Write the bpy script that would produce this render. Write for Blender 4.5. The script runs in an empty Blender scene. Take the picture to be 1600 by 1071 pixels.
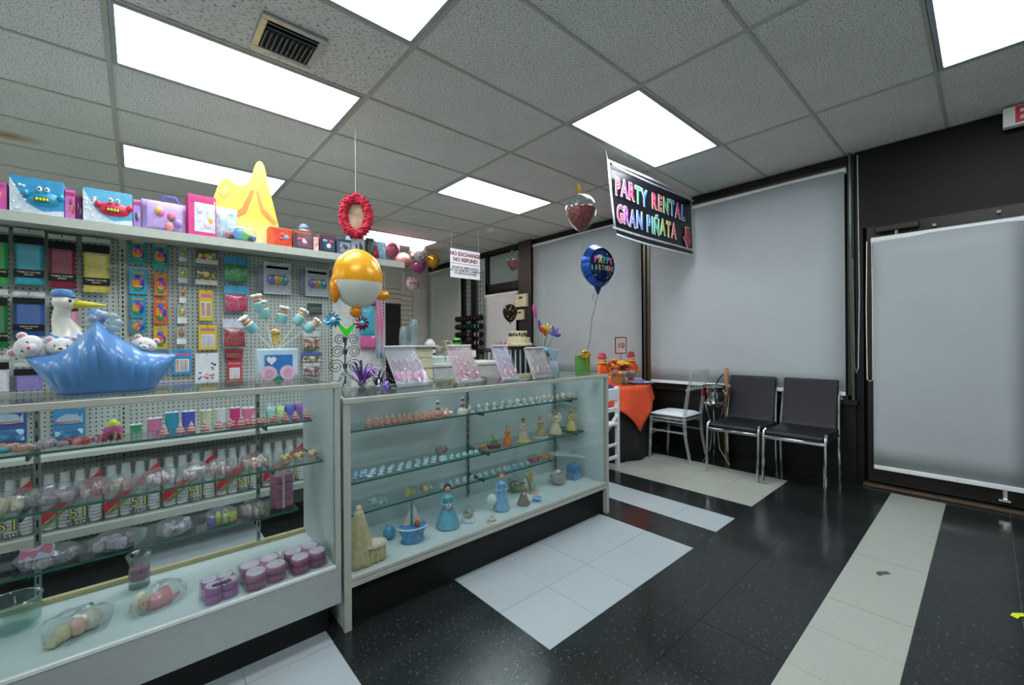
import bpy, math, random
from mathutils import Vector, Matrix
random.seed(7)
S = bpy.context.scene
COL = S.collection
PI = math.pi
# ---------------------------------------------------------------- camera (fitted to the 2x4 ft ceiling grid and 1 ft floor tiles)
FPX, YAW, PITCH, ROLL = 659.84, 0.8454, -0.0004, -0.0078
CAM = Vector((0.1084, -2.0265, 1.21))
_f = Vector((math.cos(YAW)*math.cos(PITCH), math.sin(YAW)*math.cos(PITCH), math.sin(PITCH)))
_r0 = _f.cross(Vector((0, 0, 1))).normalized(); _u0 = _r0.cross(_f)
_r = _r0*math.cos(ROLL)+_u0*math.sin(ROLL); _u = _u0*math.cos(ROLL)-_r0*math.sin(ROLL)
cd = bpy.data.cameras.new('camera'); cam = bpy.data.objects.new('camera', cd); COL.objects.link(cam)
cd.sensor_width = 36; cd.lens = FPX/1600*36; cd.clip_start = .02
cam.matrix_world = Matrix(((_r.x, _u.x, -_f.x, CAM.x), (_r.y, _u.y, -_f.y, CAM.y), (_r.z, _u.z, -_f.z, CAM.z), (0, 0, 0, 1)))
S.camera = cam
# ---------------------------------------------------------------- world and exposure (all light comes from the ceiling panels)
w = bpy.data.worlds.new('world'); S.world = w; w.use_nodes = True
w.node_tree.nodes['Background'].inputs[0].default_value = (.5, .55, .6, 1)
w.node_tree.nodes['Background'].inputs[1].default_value = .02
LAMP = 6.0
vs = S.view_settings; vs.view_transform = 'Standard'; vs.look = 'None'; vs.gamma = 1; vs.use_curve_mapping = False; vs.exposure = 1.4
S.cycles.transparent_max_bounces = 32
S.cycles.max_bounces = 10
# ---------------------------------------------------------------- pixel -> place (a pixel gives a direction, the plane it touches the distance)
def ray(x, y): return _f+_r*((x-800)/FPX)-_u*((y-535.5)/FPX)
def gz(x, y, z): d = ray(x, y); return CAM+d*((z-CAM.z)/d.z)
def gx(x, y, X): d = ray(x, y); return CAM+d*((X-CAM.x)/d.x)
def gy(x, y, Y): d = ray(x, y); return CAM+d*((Y-CAM.y)/d.y)
def mpp(p): return (Vector(p)-CAM).dot(_f)/FPX
# ---------------------------------------------------------------- materials
def lin(h):
    if not isinstance(h, str): return tuple(h)
    h = h.lstrip('#'); c = [int(h[i:i+2], 16)/255 for i in (0, 2, 4)]
    return tuple(x/12.92 if x <= .04045 else ((x+.055)/1.055)**2.4 for x in c)
_M = {}
def mat(col, rough=.5, metal=0., var=.12, scale=25., bump=0., coat=0., name=None, spec=.5):
    key = (str(col), rough, metal, var, scale, bump, coat, spec)
    if key in _M: return _M[key]
    m = bpy.data.materials.new(name or 'surface'); m.use_nodes = True; n = m.node_tree.nodes; l = m.node_tree.links
    b = n['Principled BSDF']; c = lin(col)
    tc = n.new('ShaderNodeTexCoord'); no = n.new('ShaderNodeTexNoise'); no.inputs['Scale'].default_value = scale; no.inputs['Detail'].default_value = 4
    l.new(tc.outputs['Object'], no.inputs['Vector'])
    cr = n.new('ShaderNodeValToRGB'); cr.color_ramp.elements[0].position = .3; cr.color_ramp.elements[1].position = .7
    cr.color_ramp.elements[0].color = tuple(x*(1-var) for x in c)+(1,); cr.color_ramp.elements[1].color = tuple(min(1, x*(1+var)) for x in c)+(1,)
    l.new(no.outputs['Fac'], cr.inputs[0]); l.new(cr.outputs[0], b.inputs['Base Color'])
    b.inputs['Roughness'].default_value = rough; b.inputs['Metallic'].default_value = metal
    b.inputs['Coat Weight'].default_value = coat; b.inputs['Specular IOR Level'].default_value = spec
    if bump:
        bp = n.new('ShaderNodeBump'); bp.inputs['Strength'].default_value = bump; bp.inputs['Distance'].default_value = .004
        l.new(no.outputs['Fac'], bp.inputs['Height']); l.new(bp.outputs[0], b.inputs['Normal'])
    _M[key] = m; return m
def clear(tint='#e6f5f0', gloss=.06, rough=.02, wrinkle=0., haze=0., name='clear'):
    key = ('clear', tint, gloss, rough, wrinkle, haze)
    if key in _M: return _M[key]
    m = bpy.data.materials.new(name); m.use_nodes = True; n = m.node_tree.nodes; l = m.node_tree.links; n.clear()
    out = n.new('ShaderNodeOutputMaterial'); t = n.new('ShaderNodeBsdfTransparent'); g = n.new('ShaderNodeBsdfGlossy'); mx = n.new('ShaderNodeMixShader')
    fr = n.new('ShaderNodeLayerWeight'); fr.inputs[0].default_value = .5; pw = n.new('ShaderNodeMath'); pw.operation = 'POWER'; pw.inputs[1].default_value = 4.; l.new(fr.outputs['Facing'], pw.inputs[0])
    t.inputs[0].default_value = lin(tint)+(1,); g.inputs['Roughness'].default_value = rough
    ad = n.new('ShaderNodeMath'); ad.operation = 'MULTIPLY_ADD'; ad.inputs[1].default_value = .6; ad.inputs[2].default_value = gloss
    l.new(pw.outputs[0], ad.inputs[0]); l.new(ad.outputs[0], mx.inputs[0]); l.new(t.outputs[0], mx.inputs[1]); l.new(g.outputs[0], mx.inputs[2])
    src = mx
    if wrinkle:
        no = n.new('ShaderNodeTexNoise'); no.inputs['Scale'].default_value = 28; no.inputs['Detail'].default_value = 3; bp = n.new('ShaderNodeBump'); bp.inputs['Strength'].default_value = wrinkle; bp.inputs['Distance'].default_value = .01
        tc = n.new('ShaderNodeTexCoord'); l.new(tc.outputs['Object'], no.inputs['Vector']); l.new(no.outputs['Fac'], bp.inputs['Height']); l.new(bp.outputs[0], g.inputs['Normal'])
    if haze:
        d = n.new('ShaderNodeBsdfDiffuse'); d.inputs[0].default_value = (.8, .85, .85, 1); m2 = n.new('ShaderNodeMixShader'); m2.inputs[0].default_value = haze
        l.new(mx.outputs[0], m2.inputs[1]); l.new(d.outputs[0], m2.inputs[2]); src = m2
    l.new(src.outputs[0], out.inputs[0]); _M[key] = m; return m
def ramp_mat(cols, axis=0, rough=.4, metal=0., vals=None, constant=False):
    """colour print along an axis of the object's bounding box"""
    key = ('ramp', tuple(cols), axis, rough, metal, str(vals), constant)
    if key in _M: return _M[key]
    m = bpy.data.materials.new('print'); m.use_nodes = True; n = m.node_tree.nodes; l = m.node_tree.links; b = n['Principled BSDF']
    tc = n.new('ShaderNodeTexCoord'); sp = n.new('ShaderNodeSeparateXYZ'); cr = n.new('ShaderNodeValToRGB')
    l.new(tc.outputs['Generated'], sp.inputs[0]); l.new(sp.outputs[axis], cr.inputs[0])
    e = cr.color_ramp.elements
    while len(e) < len(cols): e.new(.5)
    for i, c in enumerate(cols):
        e[i].position = vals[i] if vals else i/max(1, len(cols)-1); e[i].color = lin(c)+(1,)
    if constant: cr.color_ramp.interpolation = 'CONSTANT'
    l.new(cr.outputs[0], b.inputs['Base Color']); b.inputs['Roughness'].default_value = rough; b.inputs['Metallic'].default_value = metal
    _M[key] = m; return m
def speck_mat(base, cols, scale=60., thr=.35, rough=.5, metal=0., name='speckled'):
    """base colour with scattered blobs of other colours (confetti, printed pattern, mixed sweets)"""
    key = ('speck', base, tuple(cols), scale, thr, rough, metal)
    if key in _M: return _M[key]
    m = bpy.data.materials.new(name); m.use_nodes = True; n = m.node_tree.nodes; l = m.node_tree.links; b = n['Principled BSDF']
    tc = n.new('ShaderNodeTexCoord'); v = n.new('ShaderNodeTexVoronoi'); v.inputs['Scale'].default_value = scale; l.new(tc.outputs['Object'], v.inputs['Vector'])
    sp = n.new('ShaderNodeSeparateColor'); l.new(v.outputs['Color'], sp.inputs[0])
    cr = n.new('ShaderNodeValToRGB'); cr.color_ramp.interpolation = 'CONSTANT'; e = cr.color_ramp.elements
    while len(e) < len(cols): e.new(.5)
    for i, c in enumerate(cols): e[i].position = i/len(cols); e[i].color = lin(c)+(1,)
    l.new(sp.outputs[0], cr.inputs[0])
    lt = n.new('ShaderNodeMath'); lt.operation = 'LESS_THAN'; lt.inputs[1].default_value = thr; l.new(v.outputs['Distance'], lt.inputs[0])
    mx = n.new('ShaderNodeMix'); mx.data_type = 'RGBA'; mx.inputs[6].default_value = lin(base)+(1,); l.new(lt.outputs[0], mx.inputs[0]); l.new(cr.outputs[0], mx.inputs[7]); l.new(mx.outputs[2], b.inputs['Base Color'])
    b.inputs['Roughness'].default_value = rough; b.inputs['Metallic'].default_value = metal; _M[key] = m; return m
def emit(col, s):
    m = bpy.data.materials.new('lit'); m.use_nodes = True; n = m.node_tree.nodes; l = m.node_tree.links; n.clear()
    o = n.new('ShaderNodeOutputMaterial'); e = n.new('ShaderNodeEmission'); e.inputs[0].default_value = lin(col)+(1,); e.inputs[1].default_value = s; l.new(e.outputs[0], o.inputs[0]); return m
def ceil_mat(fiss=False, stain=False):
    m = bpy.data.materials.new('acoustic'); m.use_nodes = True; n = m.node_tree.nodes; l = m.node_tree.links; b = n['Principled BSDF']; b.inputs['Roughness'].default_value = .9
    tc = n.new('ShaderNodeTexCoord'); mp = n.new('ShaderNodeMapping'); l.new(tc.outputs['Object'], mp.inputs[0])
    mp.inputs['Scale'].default_value = (45, 160, 60) if fiss else (135, 135, 135)
    no = n.new('ShaderNodeTexNoise'); no.inputs['Scale'].default_value = 1; no.inputs['Detail'].default_value = 2; l.new(mp.outputs[0], no.inputs['Vector'])
    cr = n.new('ShaderNodeValToRGB'); e = cr.color_ramp.elements; e[0].position = .33; e[0].color = (.09, .095, .085, 1); e[1].position = .44; e[1].color = (.80, .84, .83, 1)
    l.new(no.outputs['Fac'], cr.inputs[0])
    n2 = n.new('ShaderNodeTexNoise'); n2.inputs['Scale'].default_value = 3; l.new(tc.outputs['Object'], n2.inputs['Vector'])
    mx = n.new('ShaderNodeMix'); mx.data_type = 'RGBA'; mx.blend_type = 'MULTIPLY'; mx.inputs[0].default_value = 1
    c2 = n.new('ShaderNodeValToRGB'); c2.color_ramp.elements[0].color = (.80, .83, .81, 1); c2.color_ramp.elements[1].color = (1, 1, 1, 1); l.new(n2.outputs['Fac'], c2.inputs[0])
    l.new(cr.outputs[0], mx.inputs[6]); l.new(c2.outputs[0], mx.inputs[7]); last = mx.outputs[2]
    if stain:
        g = n.new('ShaderNodeTexGradient'); g.gradient_type = 'SPHERICAL'; mm = n.new('ShaderNodeMapping'); mm.inputs['Scale'].default_value = (4.5, 8, 1); mm.inputs['Location'].default_value = (-2.7, -3.3, 0); l.new(tc.outputs['Object'], mm.inputs[0]); l.new(mm.outputs[0], g.inputs[0])
        m3 = n.new('ShaderNodeMix'); m3.data_type = 'RGBA'; m3.inputs[7].default_value = (.38, .2, .06, 1); l.new(g.outputs['Fac'], m3.inputs[0]); l.new(last, m3.inputs[6]); last = m3.outputs[2]
    l.new(last, b.inputs['Base Color']); return m
def vinyl(col, speck, rough, scuff):
    m = bpy.data.materials.new('vinyl'); m.use_nodes = True; n = m.node_tree.nodes; l = m.node_tree.links; b = n['Principled BSDF']
    tc = n.new('ShaderNodeTexCoord'); ge = n.new('ShaderNodeNewGeometry')
    no = n.new('ShaderNodeTexNoise'); no.inputs['Scale'].default_value = 70; no.inputs['Detail'].default_value = 5; l.new(ge.outputs['Position'], no.inputs['Vector'])
    cr = n.new('ShaderNodeValToRGB'); e = cr.color_ramp.elements; e[0].position = .60; e[0].color = lin(col)+(1,); e[1].position = .74; e[1].color = lin(speck)+(1,); l.new(no.outputs['Fac'], cr.inputs[0]); l.new(cr.outputs[0], b.inputs['Base Color'])
    n2 = n.new('ShaderNodeTexNoise'); n2.inputs['Scale'].default_value = 2.3; n2.inputs['Detail'].default_value = 6; l.new(ge.outputs['Position'], n2.inputs['Vector'])
    mr = n.new('ShaderNodeMapRange'); mr.inputs[1].default_value = .35; mr.inputs[2].default_value = .7; mr.inputs[3].default_value = rough; mr.inputs[4].default_value = rough+scuff; l.new(n2.outputs['Fac'], mr.inputs[0]); l.new(mr.outputs[0], b.inputs['Roughness'])
    return m
def peg_mat():
    m = bpy.data.materials.new('pegboard'); m.use_nodes = True; n = m.node_tree.nodes; l = m.node_tree.links; b = n['Principled BSDF']; b.inputs['Roughness'].default_value = .55
    tc = n.new('ShaderNodeTexCoord'); v = n.new('ShaderNodeTexVoronoi'); v.inputs['Scale'].default_value = 39.4; v.inputs['Randomness'].default_value = 0; v.feature = 'F1'
    mp = n.new('ShaderNodeMapping'); mp.inputs['Scale'].default_value = (1, 0, 1); l.new(tc.outputs['Object'], mp.inputs[0]); l.new(mp.outputs[0], v.inputs['Vector'])
    lt = n.new('ShaderNodeMath'); lt.operation = 'LESS_THAN'; lt.inputs[1].default_value = .17; l.new(v.outputs['Distance'], lt.inputs[0])
    mx = n.new('ShaderNodeMix'); mx.data_type = 'RGBA'; mx.inputs[6].default_value = lin('#b2bcb6')+(1,); mx.inputs[7].default_value = (.02, .025, .02, 1); l.new(lt.outputs[0], mx.inputs[0]); l.new(mx.outputs[2], b.inputs['Base Color']); return m
WHITE = mat('#dfe4e2', .5, var=.04); BLACK = mat('#121516', .5, var=.2, scale=8, spec=.3); CHROME = mat('#c8ccce', .12, 1., var=.05); BRASS = mat('#c9a646', .25, 1.)
GLASS = clear('#f2f6f6', .025, .01, name='showcase_glass'); EDGE = mat('#2c6a5c', .15, var=.1); BAG = clear('#f8fafa', .07, .12, wrinkle=.6, haze=.05, name='clear_bag'); ACRYL = clear('#eef3f4', .16, .03, haze=.14, name='clear_acrylic'); JAR = clear('#eaf4f1', .08, .01, haze=.02, name='jar_glass')
# ---------------------------------------------------------------- mesh builder
class MB:
    def __init__(s): s.v = []; s.f = []
    def add(s, vs, fs, M=None):
        o = len(s.v); s.v += [tuple(M @ Vector(p)) if M else tuple(p) for p in vs]; s.f += [tuple(i+o for i in f) for f in fs]; return s
    def box(s, c, d, M=None):
        x, y, z = c; a, b, e = d[0]/2, d[1]/2, d[2]/2
        return s.add([(x+i*a, y+j*b, z+k*e) for i in (-1, 1) for j in (-1, 1) for k in (-1, 1)], [(0, 1, 3, 2), (4, 6, 7, 5), (0, 4, 5, 1), (2, 3, 7, 6), (0, 2, 6, 4), (1, 5, 7, 3)], M)
    def b2(s, x0, x1, y0, y1, z0, z1, M=None): return s.box(((x0+x1)/2, (y0+y1)/2, (z0+z1)/2), (abs(x1-x0), abs(y1-y0), abs(z1-z0)), M)
    def lathe(s, prof, n=16, c=(0, 0, 0), M=None, sx=1., sy=1., cap=True):
        vs = []; fs = []; m = len(prof)
        for r, z in prof:
            for i in range(n): t = 2*PI*i/n; vs.append((c[0]+r*sx*math.cos(t), c[1]+r*sy*math.sin(t), c[2]+z))
        for j in range(m-1):
            for i in range(n): k = (i+1) % n; fs.append((j*n+i, j*n+k, (j+1)*n+k, (j+1)*n+i))
        if cap:
            if prof[0][0] > 1e-6: fs.append(tuple(range(n))[::-1])
            if prof[-1][0] > 1e-6: fs.append(tuple((m-1)*n+i for i in range(n)))
        return s.add(vs, fs, M)
    def cyl(s, p0, p1, r0, r1=None, n=10):
        p0 = Vector(p0); p1 = Vector(p1); d = p1-p0; r1 = r0 if r1 is None else r1
        M = Matrix.Translation(p0) @ d.to_track_quat('Z', 'Y').to_matrix().to_4x4()
        return s.lathe([(r0, 0), (r1, d.length)], n, M=M)
    def ell(s, c, r, n=14, m=9, M=None, sq=1.):
        prof = []
        for j in range(m+1):
            t = -PI/2+PI*j/m; prof.append((abs(math.cos(t))**sq, math.copysign(abs(math.sin(t))**sq, math.sin(t))))
        prof[0] = (0, prof[0][1]); prof[-1] = (0, prof[-1][1])
        T = Matrix.Translation(c) @ Matrix.Diagonal((r[0], r[1], r[2], 1)); return s.lathe(prof, n, M=(M @ T) if M else T, cap=False)
    def crumple(s, c, r, n=16, m=9, amp=.14, sq=.75):
        k = len(s.v); s.ell(c, r, n, m, sq=sq)
        for i in range(k, len(s.v)):
            p = Vector(s.v[i])-Vector(c); q = 1+random.uniform(-amp, amp); s.v[i] = (c[0]+p.x*q, c[1]+p.y*q, max(c[2]+p.z*q, .0008))
        return s
    def tube(s, pts, r, n=8, closed=False):
        P = [Vector(p) for p in pts]; m = len(P); vs = []; fs = []; R = r if isinstance(r, (list, tuple)) else [r]*m; up = None
        for i in range(m):
            a = P[(i-1) % m] if (i or closed) else P[i]; b = P[(i+1) % m] if (i < m-1 or closed) else P[i]
            d = (b-a); d = d.normalized() if d.length > 1e-9 else Vector((0, 0, 1))
            if up is None: up = d.orthogonal().normalized()
            up = up-d*up.dot(d); up = up.normalized() if up.length > 1e-6 else d.orthogonal().normalized(); q = d.cross(up)
            for k in range(n): t = 2*PI*k/n; vs.append(P[i]+(up*math.cos(t)+q*math.sin(t))*R[i])
        for i in range(m if closed else m-1):
            j = (i+1) % m
            for k in range(n): l = (k+1) % n; fs.append((i*n+k, i*n+l, j*n+l, j*n+k))
        if not closed: fs += [tuple(range(n))[::-1], tuple((m-1)*n+k for k in range(n))]
        return s.add(vs, fs)
    def prism(s, out, y0, y1, M=None):
        n = len(out); vs = [(x, y0, z) for x, z in out]+[(x, y1, z) for x, z in out]
        return s.add(vs, [tuple(range(n)), tuple(range(2*n-1, n-1, -1))]+[(i, i+n, (i+1) % n+n, (i+1) % n) for i in range(n)], M)
    def pillow(s, w, h, d, c=(0, 0, 0), n=8, p=3, jit=0., M=None):
        """filled bag: width x, height z, thickness y"""
        vs = []; fs = []
        for sgn in (-1, 1):
            for j in range(n+1):
                for i in range(n+1):
                    a = 2*i/n-1; b = 2*j/n-1; t = (1-abs(a)**p)*(1-abs(b)**p); q = 1-.06*(1-abs(b))*(abs(a) == 1)-.0
                    vs.append((c[0]+a*w/2*q, c[1]+sgn*(d/2*t**.5+.0006)+(random.uniform(-jit, jit) if t else 0), c[2]+b*h/2))
        N = (n+1)*(n+1)
        for sgn in (0, 1):
            for j in range(n):
                for i in range(n):
                    q = [j*(n+1)+i, j*(n+1)+i+1, (j+1)*(n+1)+i+1, (j+1)*(n+1)+i]; q = [k+sgn*N for k in q]; fs.append(tuple(q if sgn == 0 else q[::-1]))
        return s.add(vs, fs, M)
    def surf(s, fn, nu, nv, cu=False):
        vs = [fn(i/(nu if cu else nu-1), j/(nv-1)) for j in range(nv) for i in range(nu)]; fs = []
        for j in range(nv-1):
            for i in range(nu if cu else nu-1): k = (i+1) % nu; fs.append((j*nu+i, j*nu+k, (j+1)*nu+k, (j+1)*nu+i))
        return s.add(vs, fs)
    def mesh(s, name, m, smooth=35):
        me = bpy.data.meshes.new(name); me.from_pydata([tuple(p) for p in s.v], [], s.f); me.update()
        if m: me.materials.append(m)
        if smooth:
            me.polygons.foreach_set('use_smooth', [True]*len(me.polygons)); me.set_sharp_from_angle(angle=math.radians(smooth))
        return me
    def build(s, name, m, parent=None, loc=None, bevel=0, smooth=35, rz=None, solid=0):
        o = bpy.data.objects.new(name, s.mesh(name, m, smooth)); COL.objects.link(o)
        if parent: o.parent = parent
        if loc is not None: o.location = loc
        if rz is not None: o.rotation_euler[2] = rz
        if bevel:
            b = o.modifiers.new('b', 'BEVEL'); b.width = bevel; b.segments = 2; b.limit_method = 'ANGLE'
        if solid:
            b = o.modifiers.new('s', 'SOLIDIFY'); b.thickness = solid
        return o
def tag(o, label, cat, group=None):
    o['label'] = label; o['category'] = cat
    if group: o['group'] = group
    return o
def thing(name, label, cat, loc=(0, 0, 0), rz=0, group=None, rot=None):
    o = bpy.data.objects.new(name, None); COL.objects.link(o); o.empty_display_size = .05; o.location = loc; o.rotation_euler = rot or (0, 0, rz); return tag(o, label, cat, group)
def struct(o): o['kind'] = 'structure'; return o
def copy_tree(o, parent=None):
    c = o.copy(); COL.objects.link(c); c.parent = parent
    for ch in o.children: copy_tree(ch, c)
    return c
def dup(o, loc, rz=None, s=None, label=None):
    c = copy_tree(o); c.location = loc
    if rz is not None: c.rotation_euler[2] = rz
    if s: c.scale = (s, s, s) if not isinstance(s, tuple) else s
    if label: c['label'] = label
    return c
def text(name, st, size, m, parent, loc, rot=(PI/2, 0, 0), ext=.0006, off=0., align='CENTER', sx=1., bold=0., rows=None, space=1.):
    cu = bpy.data.curves.new(name, 'FONT'); cu.body = st; cu.size = size; cu.extrude = ext; cu.offset = off+bold; cu.align_x = align; cu.align_y = 'CENTER'; cu.resolution_u = 3; cu.space_character = space; cu.space_line = .9
    t = bpy.data.objects.new(name+'_tmp', cu); COL.objects.link(t); bpy.context.view_layer.update()
    me = bpy.data.meshes.new_from_object(t.evaluated_get(bpy.context.evaluated_depsgraph_get())); bpy.data.objects.remove(t); bpy.data.curves.remove(cu)
    me.name = name; me.materials.clear(); me.materials.append(m)
    o = bpy.data.objects.new(name, me); COL.objects.link(o); o.parent = parent; o.location = loc; o.rotation_euler = rot; o.scale = (sx, 1, 1); return o
# ================================================================ THE ROOM
CH = 2.79; XW = 4.70; YB = 6.1; XL = -3.66; YF = -5.0
M_FB = vinyl('#1b2020', '#4a5150', .14, .16); M_FW = vinyl('#9ba6a9', '#8d9898', .3, .2); M_FC = vinyl('#9a9f95', '#888b7c', .32, .2)
fl = struct(MB().b2(XL, XW+.2, YF, YB, -.06, -.006).build('floor', M_FC))  # unseen floor beyond the tiles, made pale to bounce light onto the ceiling
xl = [-.525, -.22, .085, .39, .695, 1.003, 1.312, 1.617, 1.922, 2.225, 2.53, 2.838, 3.142, 3.445, 3.727, 4.008, 4.29, 4.545, 4.70]
yl = [-2.73, -2.425, -2.12, -1.815, -1.513, -1.19, -.878, -.573, -.27, .035, .34, .645, .95, 1.255, 1.56]
tmb = bpy.data.meshes.new('tile'); _u1 = MB().b2(0, 1, 0, 1, -.006, 0)
tile_me = {}
for k, m in (('b', M_FB), ('w', M_FW), ('c', M_FC)): tile_me[k] = _u1.mesh('tile', m, 0)
for i in range(len(xl)-1):
    for j in range(len(yl)-1):
        x0, x1, y0, y1 = xl[i], xl[i+1], yl[j], yl[j+1]; k = 'b'; xm = (x0+x1)/2; ym = (y0+y1)/2
        if .08 < xm < .70: k = 'w'
        if 1.31 < xm < 2.53 and -.88 < ym < .04: k = 'w'
        if 2.838 < xm < 3.142 and ym > -.88: k = 'w'
        if 3.445 < xm < 4.29 and ym > -.88: k = 'c'
        if -1.815 < ym < -1.513 and 1.31 < xm < 4.545: k = 'c'
        o = bpy.data.objects.new('tile', tile_me[k]); COL.objects.link(o); o.parent = fl; g = .0008
        o.location = (x0+g, y0+g, random.uniform(-.0004, .0004)); o.scale = (x1-x0-2*g, y1-y0-2*g, 1)
# ceiling: 2x4 ft panels in a T-bar grid
GX, GY = 1.2192, .6096
M_C = ceil_mat(); M_CF = ceil_mat(fiss=True); M_CS = ceil_mat(stain=True); M_T = mat('#aeb4ac', .5, var=.06)
ce = struct(MB().b2(XL, XW+.2, YF, YB, CH+.10, CH+.16).build('ceiling', mat('#55585a', .9)))
LIGHTS = [(0, -1), (0, 1), (0, 4), (2, -4), (2, -1), (2, 2), (2, 6), (0, -4), (-3, -4), (-3, -1), (-3, 2), (-3, 5), (-1, 8)]  # those without a LAB text are unseen panels, added for more light
pan = {'n': MB().b2(.004, GX-.004, .004, GY-.004, 0, .015).mesh('ceiling_tile', M_C, 0)}
for k, m in (('f', M_CF), ('s', M_CS)): c = pan['n'].copy(); c.materials.clear(); c.materials.append(m); pan[k] = c
for u in range(-3, 4):
    for v in range(-7, 11):
        if (u, v) in LIGHTS: continue
        x0, y0 = u*GX, v*GY
        if x0 > XW or y0 > YB or y0 < YF-.3: continue
        o = bpy.data.objects.new('ceiling_tile', pan['f' if (u, v) == (0, 0) else 's' if (u, v) == (-1, 4) else 'n']); COL.objects.link(o); o.parent = ce; o.location = (x0, y0, CH+.004); o.rotation_euler = (0, 0, 0)
        if x0+GX > XW: o.scale = ((XW-x0)/GX, 1, 1)
for u in range(-3, 5): 
    if u*GX < XW: MB().b2(u*GX-.0125, u*GX+.0125, YF, YB, CH-.003, CH+.008).build('runner', M_T, ce)
for v in range(-8, 11): MB().b2(XL, XW, v*GY-.009, v*GY+.009, CH-.0022, CH+.008).build('cross_tee', M_T, ce)
# ceiling lights
M_E = emit('#f1f6fc', LAMP); M_LF = mat('#9ba6ad', .4, .3)
LAB = {(0, -1): 'light panel beside the tile that holds the air vent, nearer the door', (0, 1): 'long light panel directly next to the air vent tile', (0, 4): 'light panel above the toy boxes and yellow cut-out', (2, -4): 'light panel near the exit sign', (2, -1): 'light panel at the hanging corner of the party rental banner', (2, 2): 'light panel between the banner light and the far balloons', (2, 6): 'pinkish white light panel above the ceiling balloons'}
for (u, v) in LIGHTS:
    if (u, v) == (-1, 8): continue
    t = thing('ceiling_light', 'recessed fluorescent '+LAB.get((u, v), 'light panel out of view, added for more light'), 'ceiling light', (u*GX+GX/2, v*GY+GY/2, CH), group='fluorescent ceiling panels')
    a, b = GX/2-.014, GY/2-.012; f = MB()
    for s in (-1, 1): f.b2(-a, a, s*b, s*(b-.022), -.004, .03); f.b2(s*a, s*(a-.022), -b+.022, b-.022, -.004, .03)
    f.build('frame', M_LF, t); MB().b2(-a+.022, a-.022, -b+.022, b-.022, .002, .012).build('diffuser', M_E if (u, v) != (2, 6) else emit('#ffe9e4', LAMP*.9), t)
    MB().b2(-a, a, -b, b, .03, .09).build('housing', M_LF, t)
# air vent
t = thing('air_vent', 'metal air supply vent with slanted louvres set in a ceiling tile', 'vent', (.71, .393, CH-.001)); f = MB()
for s in (-1, 1): f.b2(-.15, .15, s*.15, s*.118, -.012, .003); f.b2(s*.15, s*.118, -.118, .118, -.012, .003)
f.build('frame', mat('#a8aeae', .35, .6), t, bevel=.003); MB().b2(-.118, .118, -.118, .118, -.001, .002).build('duct', mat('#15191a', .8), t)
for i in range(10): MB().box((0, 0, 0), (.003, .14, .022), Matrix.Translation((-.105+i*.0235, .03, -.008)) @ Matrix.Rotation(.6, 4, 'Y')).build('louvre', mat('#8d9898', .35, .6), t)
for i in range(2): MB().box((0, 0, 0), (.236, .03, .003), Matrix.Translation((0, -.06-i*.035, -.006)) @ Matrix.Rotation(.7, 4, 'X')).build('louvre', mat('#9aa5a5', .35, .6), t)
p = gz(768, 357, CH); t = thing('smoke_detector', 'small round white smoke detector on the ceiling above the refund sign', 'smoke detector', p); MB().lathe([(.02, -.05), (.05, -.045), (.062, -.02), (.062, 0)], 20).build('cover', WHITE, t); MB().lathe([(.07, -.012), (.07, 0)], 20).build('base', WHITE, t)
# walls
M_WB = mat('#0d0e0e', .55, var=.3, scale=3, bump=.15, spec=.25); M_WW = mat('#cfd2cb', .6, var=.06, scale=2); M_TR = mat('#121311', .45, var=.2, scale=6, spec=.3)
M_ALU = mat('#4a463a', .35, .6)
wr = struct(MB().b2(XW+.02, XW+.16, YF, YB+.1, 0, CH).build('wall_right', M_WB))
struct(MB().b2(XW-.075, XW+.02, -1.285, 2.62, 0, .66).b2(XW-.11, XW+.02, -1.30, 2.62, .66, .70).build('trim_1', M_TR))
struct(MB().b2(XW-.03, XW+.02, -1.29, 6.0, 2.715, CH-.004).build('trim_2', M_TR))
struct(MB().b2(XW-.09, XW+.02, 2.60, 2.885, 0, CH-.004).build('trim_3', mat('#241f1c', .5, var=.25, scale=5)))
struct(MB().b2(XW-.05, XW+.02, YF, -1.335, 2.14, CH-.004).b2(XW-.05, XW+.02, -1.335, -1.285, 0, CH-.004).build('trim_4', M_WB))
struct(MB().b2(XL, XW+.16, YB, YB+.1, 0, CH).build('wall_back', M_WW))
struct(MB().b2(XL-.1, XL, YF, YB, 0, CH).build('wall_left', M_WW)); struct(MB().b2(XL, XW+.16, YF-.1, YF, 0, CH).build('wall_front', M_WW))
struct(MB().b2(4.47, XW+.02, 5.75, YB, 0, CH-.004).build('trim_5', mat('#bfc2bb', .7, var=.08, scale=10, bump=.2)))
# windows behind the shades
M_PANE = mat('#1d2629', .08, var=.1)
def window(name, y0, y1, z0, z1, X=XW):
    o = struct(MB().b2(X-.012, X-.006, y0, y1, z0, z1).build(name, M_PANE))
    f = MB()
    for yy in (y0, y1): f.b2(X-.03, X+.02, yy-.025, yy+.025, z0, z1)
    f.b2(X-.03, X+.02, y0, y1, z0, z0+.03); f.b2(X-.03, X+.02, y0, y1, z1-.03, z1); f.build('window_frame', M_ALU, o)
window('window_1', -1.25, .62, .70, 2.715); window('window_2', .70, 2.58, .70, 2.715); window('window_3', 4.45, 5.70, .30, 2.715)
struct(MB().b2(XW-.07, XW-.03, .615, .645, .70, 2.715).b2(XW-.07, XW-.03, .675, .705, .70, 2.715).b2(XW-.05, XW-.03, .645, .675, .70, 2.715).build('trim_6', M_ALU))
struct(MB().b2(XW-.004, XW+.02, 3.80, 4.42, .2, 2.70).build('trim_7', mat('#aab5b2', .6)))
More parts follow.
